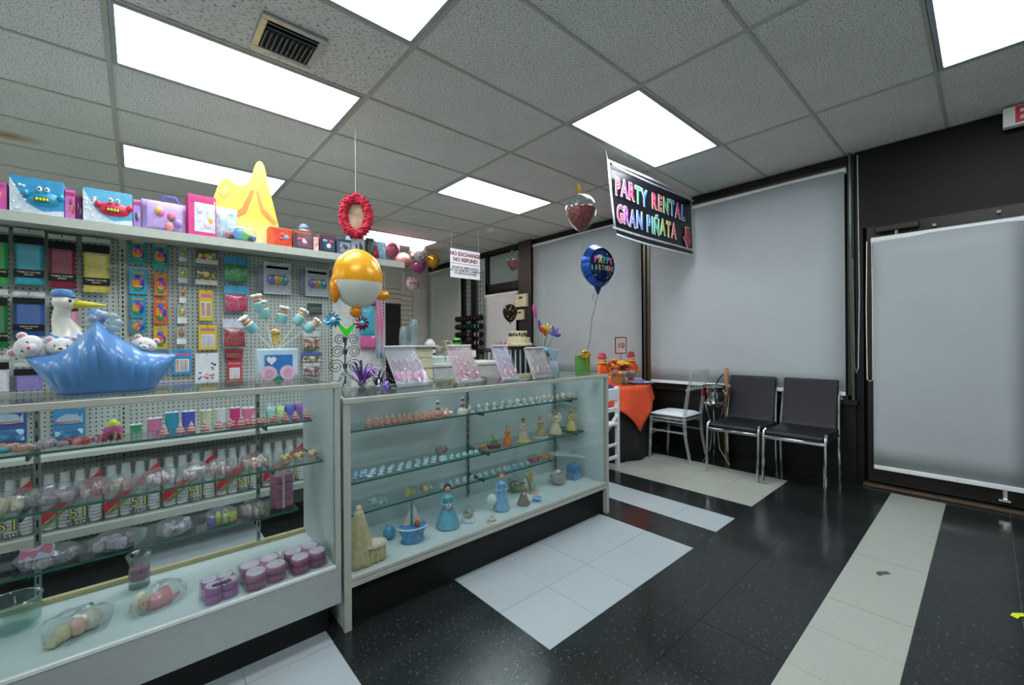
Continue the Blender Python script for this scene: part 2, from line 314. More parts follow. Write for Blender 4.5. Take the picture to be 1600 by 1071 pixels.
# window 4: transom and side door in the far bay
o = struct(MB().b2(XW-.012, XW-.004, 2.93, 3.70, 2.20, 2.69).build('window_4', mat('#7f8f8d', .12)))
f = MB(); f.b2(XW-.05, XW+.02, 3.70, 3.79, 0, 2.715).b2(XW-.05, XW+.02, 2.885, 2.93, 0, 2.715).b2(XW-.05, XW+.02, 2.885, 3.79, 2.08, 2.20).build('window_frame', M_TR, o)
o = struct(MB().b2(XW-.012, XW-.004, 2.93, 3.70, .05, 2.08).build('door_2', M_PANE))
# entrance door
d = struct(MB().b2(XW-.03, XW-.005, -2.42, -1.45, .26, 2.02).build('door_1', M_PANE)); M_DF = mat('#1d1a16', .45, .3, var=.2)
MB().b2(XW-.05, XW+.0, -2.5, -1.36, .04, .26).build('kick_rail', M_DF, d); MB().b2(XW-.05, XW, -1.45, -1.36, .26, 2.14).build('stile', M_DF, d); MB().b2(XW-.05, XW, -2.5, -2.42, .26, 2.14).build('stile', M_DF, d)
MB().b2(XW-.05, XW, -2.42, -1.45, 2.02, 2.14).build('top_rail', M_DF, d); MB().b2(XW-.10, XW+.02, -3.0, -1.33, 0, .022).build('threshold', mat('#5c4f42', .5, .4), d, bevel=.004)
c = MB().b2(XW-.12, XW-.05, -1.68, -1.42, 2.075, 2.125).build('door_closer', mat('#2f2c28', .4, .5), d, bevel=.008); MB().cyl((XW-.085, -1.55, 2.075), (XW-.085, -1.55, 2.04), .016).build('spindle', CHROME, c)
for (y, z) in ((-1.76, 2.075), (-2.08, 2.10)): MB().b2(XW-.075, XW-.05, y-.010, y+.010, z-.010, z+.010).build('bracket', mat('#8d8d88', .5), d)
MB().b2(XW-.075, XW-.05, -2.11, -2.09, .085, .17).b2(XW-.1, XW-.05, -2.125, -2.07, .075, .09).build('door_stop', CHROME, d)
# roller shades
M_SH = mat('#a0a8aa', .8, var=.03, scale=4); M_SHT = mat('#dfe3e2', .45, var=.03)
def shade(y0, y1, z0, z1, label, X=XW-.06, rollr=.028, chain=None, sag=.0, m=M_SH):
    t = thing('roller_shade', label, 'roller shade', (X, (y0+y1)/2, z0), group=None); W = (y1-y0)/2; H = z1-z0
    MB().cyl((0, -W-.01, H), (0, W+.01, H), rollr, n=16).build('roller', M_SHT, t)
    MB().surf(lambda u, v: (-rollr*.9+.004*math.sin(5*u+3*v)+sag*math.sin(PI*u), -W+2*W*u, .02+(H-.02)*v), 10, 12).build('fabric', m, t, solid=.0015)
    MB().b2(-.036, -.018, -W, W, -.004, .03).build('hem_bar', M_SHT, t, bevel=.004)
    if chain is not None:
        y = chain; MB().tube([(-.01, y-.015, H), (-.02, y-.02, H*.75), (-.015, y-.018, chain_len), (-.015, y, chain_len-.02), (-.015, y+.018, chain_len), (-.02, y+.02, H*.7), (-.01, y+.015, H)], .0035, 6).build('bead_chain', mat('#d6d3c2', .4), t)
    return t
chain_len = .72
shade(-2.19, -1.405, .165, 2.015, 'white roller shade covering the glass of the entrance door', chain=.415, X=XW-.09)
shade(-1.22, .60, .735, 2.655, 'wide white roller shade behind the two black chairs', sag=.004)
shade(.72, 2.56, .735, 2.675, 'white roller shade behind the table with the orange cloth')
shade(2.92, 3.70, .25, 2.0, 'narrow white roller shade on the far side door below a transom', X=XW-.09, m=mat('#bfc0c0', .8, var=.03))
shade(4.48, 5.66, .32, 2.64, 'greyish roller shade on the far window beside the wire grid', m=mat('#a9b0aa', .8, var=.03))
# conduit, cables at the corner of the shade
tag(MB().tube([(XW-.075, -1.255, 2.785), (XW-.075, -1.255, 1.9), (XW-.075, -1.27, .8), (XW-.075, -1.27, .70)], .011, 8).build('conduit', mat('#59665f', .35, .6)), 'thin metal conduit running down beside the wide window shade', 'pipe')
tag(MB().tube([(XW-.06, -1.305, 2.76), (XW-.05, -1.31, 1.6), (XW-.055, -1.30, .98), (XW-.06, -1.29, .93), (XW-.06, -1.275, .98), (XW-.06, -1.265, 1.9)], .004, 6).build('cable', mat('#b7bab2', .5)), 'looped pale cable hanging on the black post beside the door', 'cable')
# exit sign
q = gx(1563, 188, XW-.14); t = thing('exit_sign', 'white exit sign with red letters at the ceiling over the entrance', 'sign', (XW-.14, -2.10, 2.645))
MB().b2(-.03, .03, -.36, 0, 0, .13).build('housing', WHITE, t, bevel=.004); MB().b2(-.012, .012, -.22, -.14, .13, .145).build('mount', WHITE, t)
text('lettering', 'EXIT', .15, mat('#d8203f', .4), t, (-.031, -.19, .062), rot=(PI/2, 0, -PI/2), bold=.004, sx=.92)
# floor tape marks
def tape(px, py, col, label, sc=1., rz=0.):
    p = gz(px, py, 0); tag(MB().prism([(-.035*sc, .004), (-.01, -.012), (.035*sc, -.012), (.035*sc, .012), (-.002, .012), (-.033*sc, .028)], 0, .001, Matrix.Rotation(PI/2, 4, 'X')).build('tape_mark', mat(col, .5), loc=(p.x, p.y, .0022), rz=rz), label, 'tape')
tape(1378, 896, '#4a4d49', 'small dark bent strip of tape on the cream floor stripe', rz=-.75); tape(1590, 962, '#d4e21e', 'small neon yellow strip of tape on the black floor', rz=-.75)
# ================================================================ SHOWCASES
M_CASE = mat('#b0b3aa', .45, var=.05); M_PANEL = mat('#a6adad', .5, var=.04); M_STRIP = mat('#c9b98a', .5, var=.1); M_INT = mat('#ccd7d5', .5, var=.03); M_STD = mat('#9fa6a4', .35, .7)
Y0, Y1 = -.24, .22
def standard(t, x, y, z0, z1):
    s = MB().b2(x-.008, x+.008, y-.006, y+.006, z0, z1).build('shelf_standard', M_STD, t)
    sl = MB(); n = int((z1-z0)/.05)
    for i in range(n): sl.b2(x-.0025, x+.0025, y-.0075, y-.006, z0+.02+i*.05, z0+.045+i*.05)
    sl.build('slots', BLACK, s)['kind'] = 'stuff'
def glass_shelf(t, x0, x1, y0, y1, z, brk):
    s = MB().b2(x0, x1, y0, y1, z-.008, z).build('glass_shelf', GLASS, t); MB().b2(x0, x1, y0-.0012, y0, z-.008, z).b2(x1, x1+.0012, y0, y1, z-.008, z).build('polished_edge', EDGE, s)
    for x in brk: MB().b2(x-.004, x+.004, y0+.03, y1, z-.03, z-.009).build('bracket', mat('#3b4443', .4, .5), s)
# case 1: tall white case on the left
C1 = thing('showcase', 'taller white glass showcase carrying the stork, stocked with favour bags and pink boxes', 'display case', (0, 0, 0)); XA, XB, ZT = -1.15, .735, 1.055
MB().b2(XA, XB, Y0, Y0+.018, .135, .285).build('front_panel', M_PANEL, C1); MB().b2(XA, XB-.018, Y0+.018, Y1, .265, .288).build('deck', M_INT, C1); MB().b2(XA+.02, XB-.03, Y0+.07, Y1-.03, 0, .14).build('toe_kick', BLACK, C1)
MB().b2(XB-.018, XB, Y0+.02, Y1, .135, ZT-.03).build('side_panel', M_INT, C1); MB().b2(XA, XA+.018, Y0+.02, Y1, .135, ZT-.03).build('side_panel', M_INT, C1)
MB().b2(XB-.022, XB, Y0-.002, Y0+.02, .285, ZT-.03).build('corner_post', M_CASE, C1); MB().b2(XA, XA+.022, Y0-.002, Y0+.02, .285, ZT-.03).build('corner_post', M_CASE, C1)
MB().b2(XA, XB, Y0-.006, Y0+.014, ZT-.03, ZT-.006).build('top_rail', M_CASE, C1, bevel=.003); MB().b2(XA, XB, Y1-.016, Y1+.004, ZT-.03, ZT-.006).build('top_rail', M_CASE, C1, bevel=.003)
MB().b2(XB-.02, XB, Y0+.014, Y1-.016, ZT-.03, ZT-.006).build('end_rail', M_CASE, C1); MB().b2(XA, XB-.022, Y0-.003, Y0+.012, .2855, .296).build('glass_channel', WHITE, C1)
MB().b2(XA, XB, Y0-.004, Y1+.002, ZT-.006, ZT).build('top_glass', GLASS, C1); MB().b2(XA+.022, XB-.022, Y0+.003, Y0+.008, .29, ZT-.03).build('front_glass', GLASS, C1)
MB().b2(XA, XB-.018, Y1-.022, Y1, .288, .306).build('door_track', M_STRIP, C1)
for x in (-.16, .52, -.86): standard(C1, x, Y1-.01, .30, ZT-.03)
glass_shelf(C1, XA+.03, .695, 0, Y1-.02, .868, (-.16, .52)); glass_shelf(C1, XA+.03, .703, -.12, Y1-.02, .708, (-.16, .52)); glass_shelf(C1, XA+.03, .63, -.02, Y1-.02, .49, (-.16, .52))
# case 2: lower case on the right with black base
C2 = thing('showcase', 'long glass showcase with a black base holding figurines on glass shelves', 'display case', (0, 0, 0)); XA2, XB2, ZT2 = .748, 2.6, .985
for x0, x1 in ((XA2, XA2+.03), (XB2-.03, XB2)):
    MB().b2(x0, x1, Y0, Y0+.02, 0, ZT2-.03).build('corner_post', M_CASE, C2); MB().b2(x0+.004, x1-.004, Y0+.02, Y1, 0, ZT2-.03).build('side_panel', M_INT, C2)
MB().b2(XA2+.03, XB2-.03, Y0+.03, Y0+.045, 0, .185).build('base_panel', BLACK, C2); MB().b2(XA2+.03, XB2-.03, Y0+.005, Y1, .185, .213).build('deck', M_INT, C2)
MB().b2(XA2+.03, XB2-.03, Y0-.002, Y0+.012, .178, .20).b2(XA2+.03, XB2-.03, Y0-.002, Y0+.008, .203, .222).build('front_trim', M_CASE, C2, bevel=.002)
MB().b2(XA2, XB2, Y0-.006, Y0+.014, ZT2-.03, ZT2-.006).build('top_rail', M_CASE, C2, bevel=.003); MB().b2(XA2, XB2, Y1-.016, Y1+.004, ZT2-.03, ZT2-.006).build('top_rail', M_CASE, C2, bevel=.003)
MB().b2(XA2, XA2+.02, Y0+.014, Y1-.016, ZT2-.03, ZT2-.006).build('end_rail', M_CASE, C2); MB().b2(XB2-.02, XB2, Y0+.014, Y1-.016, ZT2-.03, ZT2-.006).build('end_rail', M_CASE, C2)
MB().b2(XA2, XB2, Y0-.004, Y1+.002, ZT2-.006, ZT2).build('top_glass', GLASS, C2); MB().b2(XA2+.03, XB2-.03, Y0+.003, Y0+.008, .213, ZT2-.03).build('front_glass', GLASS, C2)
MB().b2(XA2+.03, 1.72, Y1-.012, Y1-.004, .213, ZT2-.03).build('sliding_door', M_INT, C2); MB().b2(1.66, XB2-.03, Y1-.004, Y1+.004, .213, ZT2-.03).build('sliding_door', M_INT, C2)
for x in (.80, 1.695, 2.52): standard(C2, x, Y1-.02, .22, ZT2-.03)
glass_shelf(C2, XA2+.04, 2.555, 0, Y1-.03, .79, (1.695, 2.52)); glass_shelf(C2, XA2+.04, 2.56, -.05, Y1-.03, .555, (1.695, 2.52)); glass_shelf(C2, XA2+.04, 2.28, 0, Y1-.03, .385, (1.695,))
# ================================================================ GONDOLA WITH PEGBOARD
PY = 1.45
GO = thing('gondola_shelving', 'white pegboard gondola with shelves behind the showcases', 'shelving', (0, 0, 0)); M_PEG = peg_mat(); M_GS = mat('#b4bbb0', .5, var=.05)
for x0, x1 in ((-1.19, .028), (.058, 1.245)): MB().b2(x0, x1, PY, PY+.012, .1, 1.84).build('pegboard_panel', M_PEG, GO)
MB().b2(1.275, 1.70, PY, PY+.012, .1, 1.84).build('end_panel', mat('#cfd4d0', .5), GO); MB().b2(-1.2, 1.7, PY+.03, PY+.05, 0, 1.86).build('back_panel', M_GS, GO)
for x in (-1.21, .043, 1.26, 1.70):
    s = MB().b2(x-.016, x+.016, PY-.012, PY+.03, 0, 1.85).build('upright', M_GS, GO); sl = MB()
    for i in range(60): sl.b2(x-.004, x+.004, PY-.0135, PY-.012, .12+i*.028, .136+i*.028)
    sl.build('slots', BLACK, s)['kind'] = 'stuff'
MB().b2(-1.21, 1.72, 1.09, PY+.33, 1.845, 1.862).b2(-1.21, 1.72, 1.085, 1.10, 1.815, 1.864).build('top_shelf', M_GS, GO)
MB().b2(-1.19, 1.26, 1.06, PY, .645, .66).b2(-1.19, 1.26, 1.055, 1.065, .638, .662).build('middle_shelf', M_GS, GO); MB().b2(-1.19, 1.26, 1.06, PY, .255, .27).b2(-1.19, 1.26, 1.05, 1.065, .235, .275).build('base_shelf', M_GS, GO)
TS = 1.862   # top of the top shelf
# ---------------------------------------------------------------- packs hanging on the pegboard (box given in pixels on the hanging plane)
HOOK = mat('#8a8f8e', .3, .8)
def pk(x0, y0, x1, y1, Y): a = gy(x0, y0, Y); b = gy(x1, y1, Y); c = gy((x0+x1)/2, (y0+y1)/2, Y); return c, b.x-a.x, a.z-b.z
def hook(t, h, d): MB().tube([(0, d, 0), (0, -.02, 0), (0, -.035, .008)], .002, 6).build('hook', HOOK, t, loc=(0, 0, h/2-.012))
def cloth_pack(x0, y0, x1, y1, col, label, Y=1.39):
    c, w, h = pk(x0, y0, x1, y1, Y); t = thing('tablecloth_pack', label, 'tablecloth pack', c, group='folded tablecloth packs on the pegboard')
    m = mat(col, .75, var=.12, scale=60); MB().pillow(w*.98, h*.86, .045, (0, 0, -h*.07), 8, 8).build('folded_cloth', m, t)
    MB().pillow(w, h, .052, (0, 0, 0), 6, 6).build('bag', BAG, t); MB().b2(-w/2, w/2, -.012, -.008, h*.41, h*.5).build('header', mat('#c7ccc9', .5), t)
    MB().b2(-w*.495, w*.495, -.0275, -.0255, h*.22, h*.36).build('top_band', BLACK, t); MB().b2(-w*.495, w*.495, -.0275, -.0255, -h*.38, -h*.24).build('bottom_band', BLACK, t)
    text('print', 'TABLE COVER\nplastic', h*.045, mat('#d8cfae', .5), t, (0, -.0285, -h*.31)); hook(t, h, PY-Y-.002)
for a in [(-30, 352, 15, 446, '#3fae55', 'green folded tablecloth pack hanging left of the turquoise one'), (22, 357, 71, 447, '#3aa7bd', 'turquoise folded tablecloth pack in a clear bag under the toy shelf'), (76, 366, 120, 452, '#8e2440', 'burgundy folded tablecloth pack between turquoise and yellow ones'), (129, 371, 173, 459, '#d6c75c', 'yellow folded tablecloth pack hanging right of the burgundy one'),
          (-25, 452, 14, 545, '#1d7a3c', 'dark green folded tablecloth pack below the lighter green one'), (21, 456, 72, 526, '#2c5fa6', 'blue folded tablecloth pack behind the stork figure'), (82, 463, 124, 545, '#e39bb6', 'pink folded tablecloth pack half hidden by the stork'), (-25, 556, 17, 634, '#dfe3e6', 'white folded tablecloth pack at the end of the lowest row'), (23, 568, 68, 634, '#8a78c4', 'lavender folded tablecloth pack behind the blue bundle')]: cloth_pack(*a)
def card_pack(x0, y0, x1, y1, card, art, label, Y=1.415, kind='number', group='carded packs on the pegboard', st=None, name='candle_pack', cat='candle pack'):
    c, w, h = pk(x0, y0, x1, y1, Y); t = thing(name, label, cat, c, group=group); hook(t, h, PY-Y-.002)
    MB().b2(-w/2, w/2, -.002, .002, -h/2, h/2).build('card', mat(card, .45, var=.06), t, bevel=.0015)
    if kind == 'number':
        MB().ell((0, -.006, -h*.06), (w*.36, .008, h*.33), 16, 8).build('window', speck_mat('#e9d53c', art, 30/w*.05, .9, .3), t)
        text('numeral', st or '2', h*.52, ramp_mat(['#e8c820', '#e0407a', '#2b50c0'], 1), t, (0, -.0155, -h*.06), bold=.0015); MB().b2(-w*.35, w*.35, -.004, -.002, h*.32, h*.4).build('title', mat('#c9a06a', .5), t)
    elif kind == 'sticks':
        MB().b2(-w*.36, w*.36, -.004, -.002, -h*.38, h*.12).build('window', mat('#e7ecec', .3), t)
        n = 6
        for i in range(n): MB().b2(-w*.3+i*w*.11, -w*.3+i*w*.11+w*.055, -.010, -.004, -h*.34, h*.08).build('candle', mat(art[i % len(art)], .4), t)
        MB().b2(-w*.4, w*.4, -.004, -.002, h*.26, h*.36).build('title', mat('#d06a9a', .5), t)
    elif kind == 'small':
        MB().ell((0, -.005, h*.12), (w*.3, .007, h*.22), 12, 7).build('trinket', mat(art[0], .25, .6), t); MB().b2(-w/2, w/2, -.006, -.002, -h*.5, -h*.2).build('price_label', mat('#e4e6e4', .5), t)
    elif kind == 'bag':
        MB().pillow(w*.96, h*.62, .025, (0, -.012, -h*.15), 8, 4).build('contents', speck_mat(art[0], art, 70, .8, .4), t); MB().b2(-w/2, w/2, -.008, -.003, h*.2, h*.5).build('header', mat(card, .4), t); MB().pillow(w, h*.7, .03, (0, -.012, -h*.15), 6, 4).build('bag', BAG, t)
    elif kind == 'toybag':
        MB().pillow(w*.9, h*.5, .02, (0, -.008, h*.02), 8, 4).build('contents', speck_mat('#3c4a46', art, 60, .8, .4), t); MB().b2(-w/2, w/2, -.02, -.008, -h/2, -h*.22).build('header', mat('#dfe2df', .5), t)
    elif kind == 'balloon':
        MB().b2(-w*.46, w*.46, -.004, -.002, -h*.44, h*.44).build('print', mat('#b9c2c9', .4), t)
        for q, (dx, cc) in enumerate(((-.2, '#8a7fb8'), (.22, '#5f9aa0'), (.02, '#bfa25a'))): MB().ell((dx*w, -.006, -h*.05), (w*.19, .006, h*.17), 14, 8).build('balloon_art', mat(cc, .25, .4), t)
        MB().b2(-w*.4, w*.4, -.004, -.0025, h*.3, h*.38).build('title', mat('#5b5f7a', .5), t)
        MB().b2(-w*.7, w*.3, .006, .012, -h*.42, h*.38).build('spare_pack', mat('#7f88a0', .4), t)
    elif kind == 'fish':
        MB().prism([(-w*.42, h*.12), (-w*.1, h*.26), (w*.25, h*.22), (w*.34, h*.14), (w*.42, h*.26), (w*.42, h*.02), (w*.1, .0), (-w*.3, h*.02)], -.012, -.003).build('toy_fish', mat('#9fb6c9', .35), t); MB().b2(-w*.44, w*.36, -.013, -.003, h*.03, h*.06).build('fin_stripe', mat('#c25a4a', .4), t)
        MB().b2(w*.26, w*.42, -.005, -.003, h*.36, h*.44).build('price_sticker', mat('#d7ea3a', .5), t); MB().pillow(w*.9, h*.3, .02, (0, -.01, -h*.28), 6, 4).build('wave_art', speck_mat('#3f86b4', ['#a9cfe0', '#265d92'], 30, .6), t)
    elif kind == 'letters':
        for i in range(16): MB().box((0, 0, 0), (w*.1, .003, h*.05), Matrix.Translation((random.uniform(-.38, .38)*w, -.0035, random.uniform(-.4, .2)*h)) @ Matrix.Rotation(random.uniform(-1, 1), 4, 'Y')).build('letter_shape', mat(random.choice(['#d23a6a', '#3a55b8', '#e09a4a', '#2f8a4a', '#e6a8c0']), .4), t)
    return t
NUM = ['#d8407a', '#2b50c0', '#e89a20', '#35a06a']
for i, a in enumerate([(203, 372, 229, 415, '#1f8f96', '0'), (202, 420, 230, 461, '#2aa3c6', '2'), (203, 462, 229, 497, '#2497b4', '7'), (203, 499, 229, 520, '#2497b4', '4'), (238, 377, 264, 422, '#1f8f96', '6')]): card_pack(*a[:5], NUM, ['topmost teal number candle pack next to the upright', 'bright blue number candle pack second from the top beside the upright', 'blue number candle pack third from the top beside the upright', 'lowest blue number candle pack next to the upright', 'teal number candle pack at the top of the second column'][i], st=a[5])
for i, a in enumerate([(241, 426, 262, 463, '#d87a2a', '6'), (240, 466, 263, 507, '#cf6a34', '1'), (240, 510, 262, 546, '#d8b02e', '3')]): card_pack(*a[:5], NUM, ['orange carded number candle pack directly below a teal one', 'orange and lime number candle pack in the second column', 'yellow number candle pack in the second column'][i], st=a[5])
card_pack(243, 548, 264, 586, '#2a82c0', NUM, 'blue carded number candle pack lowest in its column', st='9')
for i, a in enumerate([(280, 386, 292, 410, '#b9a860'), (278, 417, 293, 443, '#c9c24a'), (280, 447, 291, 474, '#c98a4a'), (277, 476, 292, 506, '#d9c07a'), (276, 511, 291, 538, '#b08a5a')]): card_pack(*a[:4], '#aab4ae', [a[4]], ['topmost', 'second', 'middle', 'fourth', 'lowest'][i]+' tiny trinket pack with white price label in the narrow column', kind='small', group='tiny trinket packs', name='trinket_pack', cat='trinket pack')
card_pack(270, 547, 300, 585, '#3a93cf', ['#d67aa8', '#e6d25a', '#7ab8d6', '#c0c8d0'], 'blue carded pack of pastel stick candles', kind='sticks'); card_pack(311, 453, 333, 502, '#e2c326', ['#d2526a', '#5a9a6a', '#e8e8e0', '#e07a3a'], 'yellow carded candle pack with tall bright sticks', kind='sticks'); card_pack(310, 508, 339, 547, '#ddc22e', ['#b9b2e0', '#e6b8d0', '#a8d6d8'], 'yellow carded candle pack with pale lilac sticks', kind='sticks')
card_pack(306, 388, 340, 415, '#5a6a62', ['#b0324a', '#c9c23a', '#3a6a4a', '#d8d0b8'], 'clear toy bag with white label nearest the top shelf', kind='toybag', name='toy_bag', cat='toy bag'); card_pack(305, 417, 339, 447, '#5a6a62', ['#b02a4a', '#d0c83a', '#e0d8c8', '#5a8a4a'], 'clear toy bag with white label below another toy bag', kind='toybag', name='toy_bag', cat='toy bag')
card_pack(305, 553, 342, 600, '#dfe4ea', [], 'white card of scattered colourful letter shapes', kind='letters', name='sticker_card', cat='sticker card')
card_pack(350, 400, 389, 443, '#3a9ac0', ['#1fa04a', '#28b85a', '#148a3a'], 'bag of green balloons with a colourful header', kind='bag', name='balloon_bag', cat='balloon bag'); card_pack(350, 446, 388, 489, '#45a8d0', ['#d82a6a', '#e0527a', '#b81a52'], 'bag of pink balloons with a green and blue header', kind='bag', name='balloon_bag', cat='balloon bag'); card_pack(348, 499, 384, 544, '#cfd6e4', ['#a02a30', '#b83a3a', '#7a1a22'], 'bag of dark red balloons with a white header', kind='bag', name='balloon_bag', cat='balloon bag')
card_pack(352, 547, 380, 561, '#8f2430', ['#b02a30', '#701a22'], 'narrow red carded pack below the red balloons', kind='bag', name='balloon_bag', cat='balloon bag'); card_pack(355, 562, 378, 596, '#c23a34', ['#c9cdd0', '#d8dcdc'], 'red topped pack of white candles at the counter top', kind='sticks')
card_pack(412, 409, 455, 462, '#cdd4d6', [], 'silver balloon kit pack with three balloons printed on it', kind='balloon', name='balloon_kit', cat='balloon kit'); card_pack(477, 418, 514, 465, '#c6d0d0', [], 'silver balloon kit pack hanging next to the right upright', kind='balloon', name='balloon_kit', cat='balloon kit')
for i, a in enumerate([(480, 474, 503, 492, '#2f4a42', ['#3a5a4a', '#203028']), (473, 518, 500, 546, '#c8d0d0', ['#a0584a', '#d8c0b0', '#606a5a']), (471, 552, 503, 566, '#4a6ab8', ['#b08a4a', '#e0e0d8', '#5a4a3a']), (473, 567, 500, 588, '#c8ccd0', ['#a03a3a', '#c0b8b0', '#50585a'])]): card_pack(*a[:5], a[5], ['small dark green trinket bag under a silver balloon kit', 'clear bag of red and cream trinkets below the dark green one', 'flat bag of tan trinkets with a blue header', 'bag of red and grey trinkets just above the showcase glass'][i], kind='bag', group='mixed trinket bags by the right upright', name='trinket_bag', cat='trinket bag')
card_pack(-22, 634, 43, 692, '#2b4f9a', [], 'blue carded toy fish pack at the end of the pegboard', kind='fish', name='toy_fish_pack', cat='toy pack'); card_pack(83, 634, 134, 690, '#2f86b8', [], 'blue carded toy fish pack under the stork bundle', kind='fish', name='toy_fish_pack', cat='toy pack')
# plain packs on the end panel
for (x0, y0, x1, y1, c, l) in [(562, 478, 585, 525, '#24b0c8', 'bright blue folded crepe pack on the gondola end panel'), (563, 526, 587, 545, '#e0589e', 'hot pink folded crepe pack below the blue one'), (556, 464, 588, 478, '#b03a6a', 'maroon rolled paper pack above the blue crepe pack')]:
    c0, w, h = pk(x0, y0, x1, y1, 1.41); t = thing('crepe_pack', l, 'crepe pack', c0); MB().pillow(w, h, .04, (0, 0, 0), 8, 6).build('folded_paper', mat(c, .6, var=.2, scale=80, bump=.3), t); MB().pillow(w*1.03, h*1.05, .046, (0, 0, 0), 5, 6).build('bag', BAG, t); hook(t, h, .038)
c0, w, h = pk(586, 400, 598, 560, 1.40); t = thing('ribbon_roll', 'tall lilac and pink gauze strip hanging at the gondola end', 'fabric', c0); MB().surf(lambda u, v: (-w/2+w*u*(1.1-.3*v)+.01*math.sin(6*v), -.02+.012*math.sin(14*u), -h/2+h*v), 16, 12).build('gauze', ramp_mat(['#a8c8d8', '#e08ab0', '#d6b8d8', '#d8c8e0'], 2), t, solid=.002)
# ================================================================ GOODS ON THE TOP SHELF
def sbox(x0, y0, x1, y1, Y, z): 
    a = gy(x0, y1, Y); b = gy(x1, y1, Y); h = gy((x0+x1)/2, y0, Y).z-z; return a.x, b.x, max(h, .02)
def toy_box(x0, y0, x1, y1, label, front, side, Y=1.12, d=.14, creature=None, win=None, name='toy_box', st=None):
    xa, xb, h = sbox(x0, y0, x1, y1, Y, TS); t = thing(name, label, 'toy box', ((xa+xb)/2, Y, TS), rz=random.uniform(-.05, .05)); w = xb-xa
    MB().b2(-w/2, w/2, 0, d, 0, h).build('carton', mat(side, .4, var=.1), t, bevel=.002); MB().b2(-w/2+.002, w/2-.002, -.0015, 0, .002, h-.002).build('front_print', mat(front, .4, var=.15, scale=30), t)
    if win: MB().b2(-w*.28, w*.46, -.003, -.0015, h*.12, h*.9).build('window', mat(win, .3, var=.3, scale=30), t)
    if creature:
        MB().ell((w*.12, .004, h*.46), (w*.34, .022, h*.2), 18, 10, sq=.8).build('toy', mat(creature, .3), t)
        for s in (-1, 1):
            MB().ell((w*(.12+s*.33), -.01, h*.56), (w*.07, .012, h*.1), 10, 7).build('claw', mat(creature, .3), t)
            e = MB().ell((w*(.12+s*.07), -.016, h*.70), (w*.05, .010, h*.075), 12, 8).build('eye', WHITE, t); MB().ell((w*(.12+s*.07), -.026, h*.70), (w*.018, .003, h*.03), 8, 6).build('pupil', BLACK, e)
        MB().box((w*.1, -.022, h*.44), (w*.3, .006, h*.12)).build('grille', mat('#2f7a52' if creature != '#d83050' else '#7a1a2a', .4), t, bevel=.003)
        for q in range(4): MB().ell((w*(.0+q*.065), -.026, h*.42), (w*.03, .006, h*.045), 8, 6).build('nozzle', mat('#d8dc3a', .4), t)
        MB().prism([(-w*.5, 0), (w*.5, 0), (w*.5, h*.2), (w*.1, h*.12), (-w*.2, h*.3), (-w*.5, h*.95)], -.0032, -.0016).build('bubble_print', mat('#cfdde8', .4, var=.15, scale=60), t)
        for q in range(9): MB().ell((-w*random.uniform(.2, .46), -.003, h*random.uniform(.12, .8)), (w*.035, .004, w*.035), 10, 6).build('bubble', mat('#e4eef4', .3), t)
    if not creature:
        for q in range(3): MB().ell((w*random.uniform(-.25, .3), -.003, h*random.uniform(.3, .7)), (w*random.uniform(.08, .18), .003, h*random.uniform(.08, .16)), 12, 6).build('print_shape', mat(random.choice(['#e8c8d8', '#d8d0e8', '#3a4a6a', '#e0a040', '#7ab0c8', '#c84a5a']), .4, var=.3, scale=60), t)
        MB().b2(-w*.42, w*.42, -.0035, -.0015, h*.82, h*.92).build('print_band', mat(side, .4), t)
    if st: text('lettering', st, h*.22, mat('#dfe8ee', .4), t, (0, -.0035, h*.2))
    return t
toy_box(-40, 282, 11, 323, 'pink toy box at the end of the top shelf', '#d45aa8', '#c03a90')
toy_box(15, 279, 100, 334, 'boxed blue bubble toy with goggle eyes on the top shelf', '#3a9ac8', '#2a7ab0', creature='#2f9ac2', d=.16); toy_box(101, 297, 118, 338, 'slim pink and violet box next to the blue bubble toy', '#d878c0', '#c02a70', Y=1.14); toy_box(119, 306, 129, 339, 'narrow magenta box between the two bubble toys', '#a04aa0', '#902a60', Y=1.18)
toy_box(130, 298, 207, 350, 'boxed red bubble toy with goggle eyes on the top shelf', '#5ab0d0', '#3a9ac0', creature='#d83050', d=.16); toy_box(208, 312, 221, 352, 'narrow lilac box behind the purple toy case', '#b08ad0', '#c03a5a', Y=1.16)
xa, xb, h = sbox(221, 303, 292, 360, 1.12, TS); w = xb-xa; t = thing('toy_case', 'purple plastic carry case toy with a moulded handle', 'toy case', ((xa+xb)/2, 1.12, TS))
MB().pillow(w, h*.82, .07, (0, .03, h*.41), 8, 6).build('shell', mat('#b9a0d8', .3), t); MB().tube([(-.03+w*.1, .03, h*.8), (-.02+w*.1, .03, h*.95), (.05, .03, h*.97), (.08, .03, h*.74)], .007, 8).build('handle', mat('#6a58c0', .3), t)
for dx, dz, c in ((-.1, .5, '#e07aa8'), (.15, .42, '#e0608a'), (.16, .4, '#2aa06a'), (-.12, .52, '#e8b04a'), (.3, .25, '#9a80d0'), (.1, .15, '#e08a8a')): MB().ell((dx*w, -.008, dz*h), (w*.1 if c != '#2aa06a' else w*.05, .012, h*.12), 12, 7).build('moulded_part', mat(c, .35), t)
toy_box(294, 306, 338, 368, 'magenta framed box with a pink toy hair dryer', '#d02a80', '#c02070', win='#c8d0dc')
xa, xb, h = sbox(330, 325, 371, 372, 1.2, TS); t = thing('foam_bag', 'pale blue bag of fluffy filling behind the clear toy car', 'bag', ((xa+xb)/2, 1.2, TS)); MB().pillow(xb-xa, h, .1, (0, 0, h/2), 10, 3, .006).build('filling', mat('#b6d2dc', .8, var=.2, scale=60, bump=.8), t)
xa, xb, h = sbox(350, 351, 402, 378, 1.10, TS); w = xb-xa; t = thing('toy_car', 'blue and green toy race car in a clear blister', 'toy car', ((xa+xb)/2, 1.11, TS))
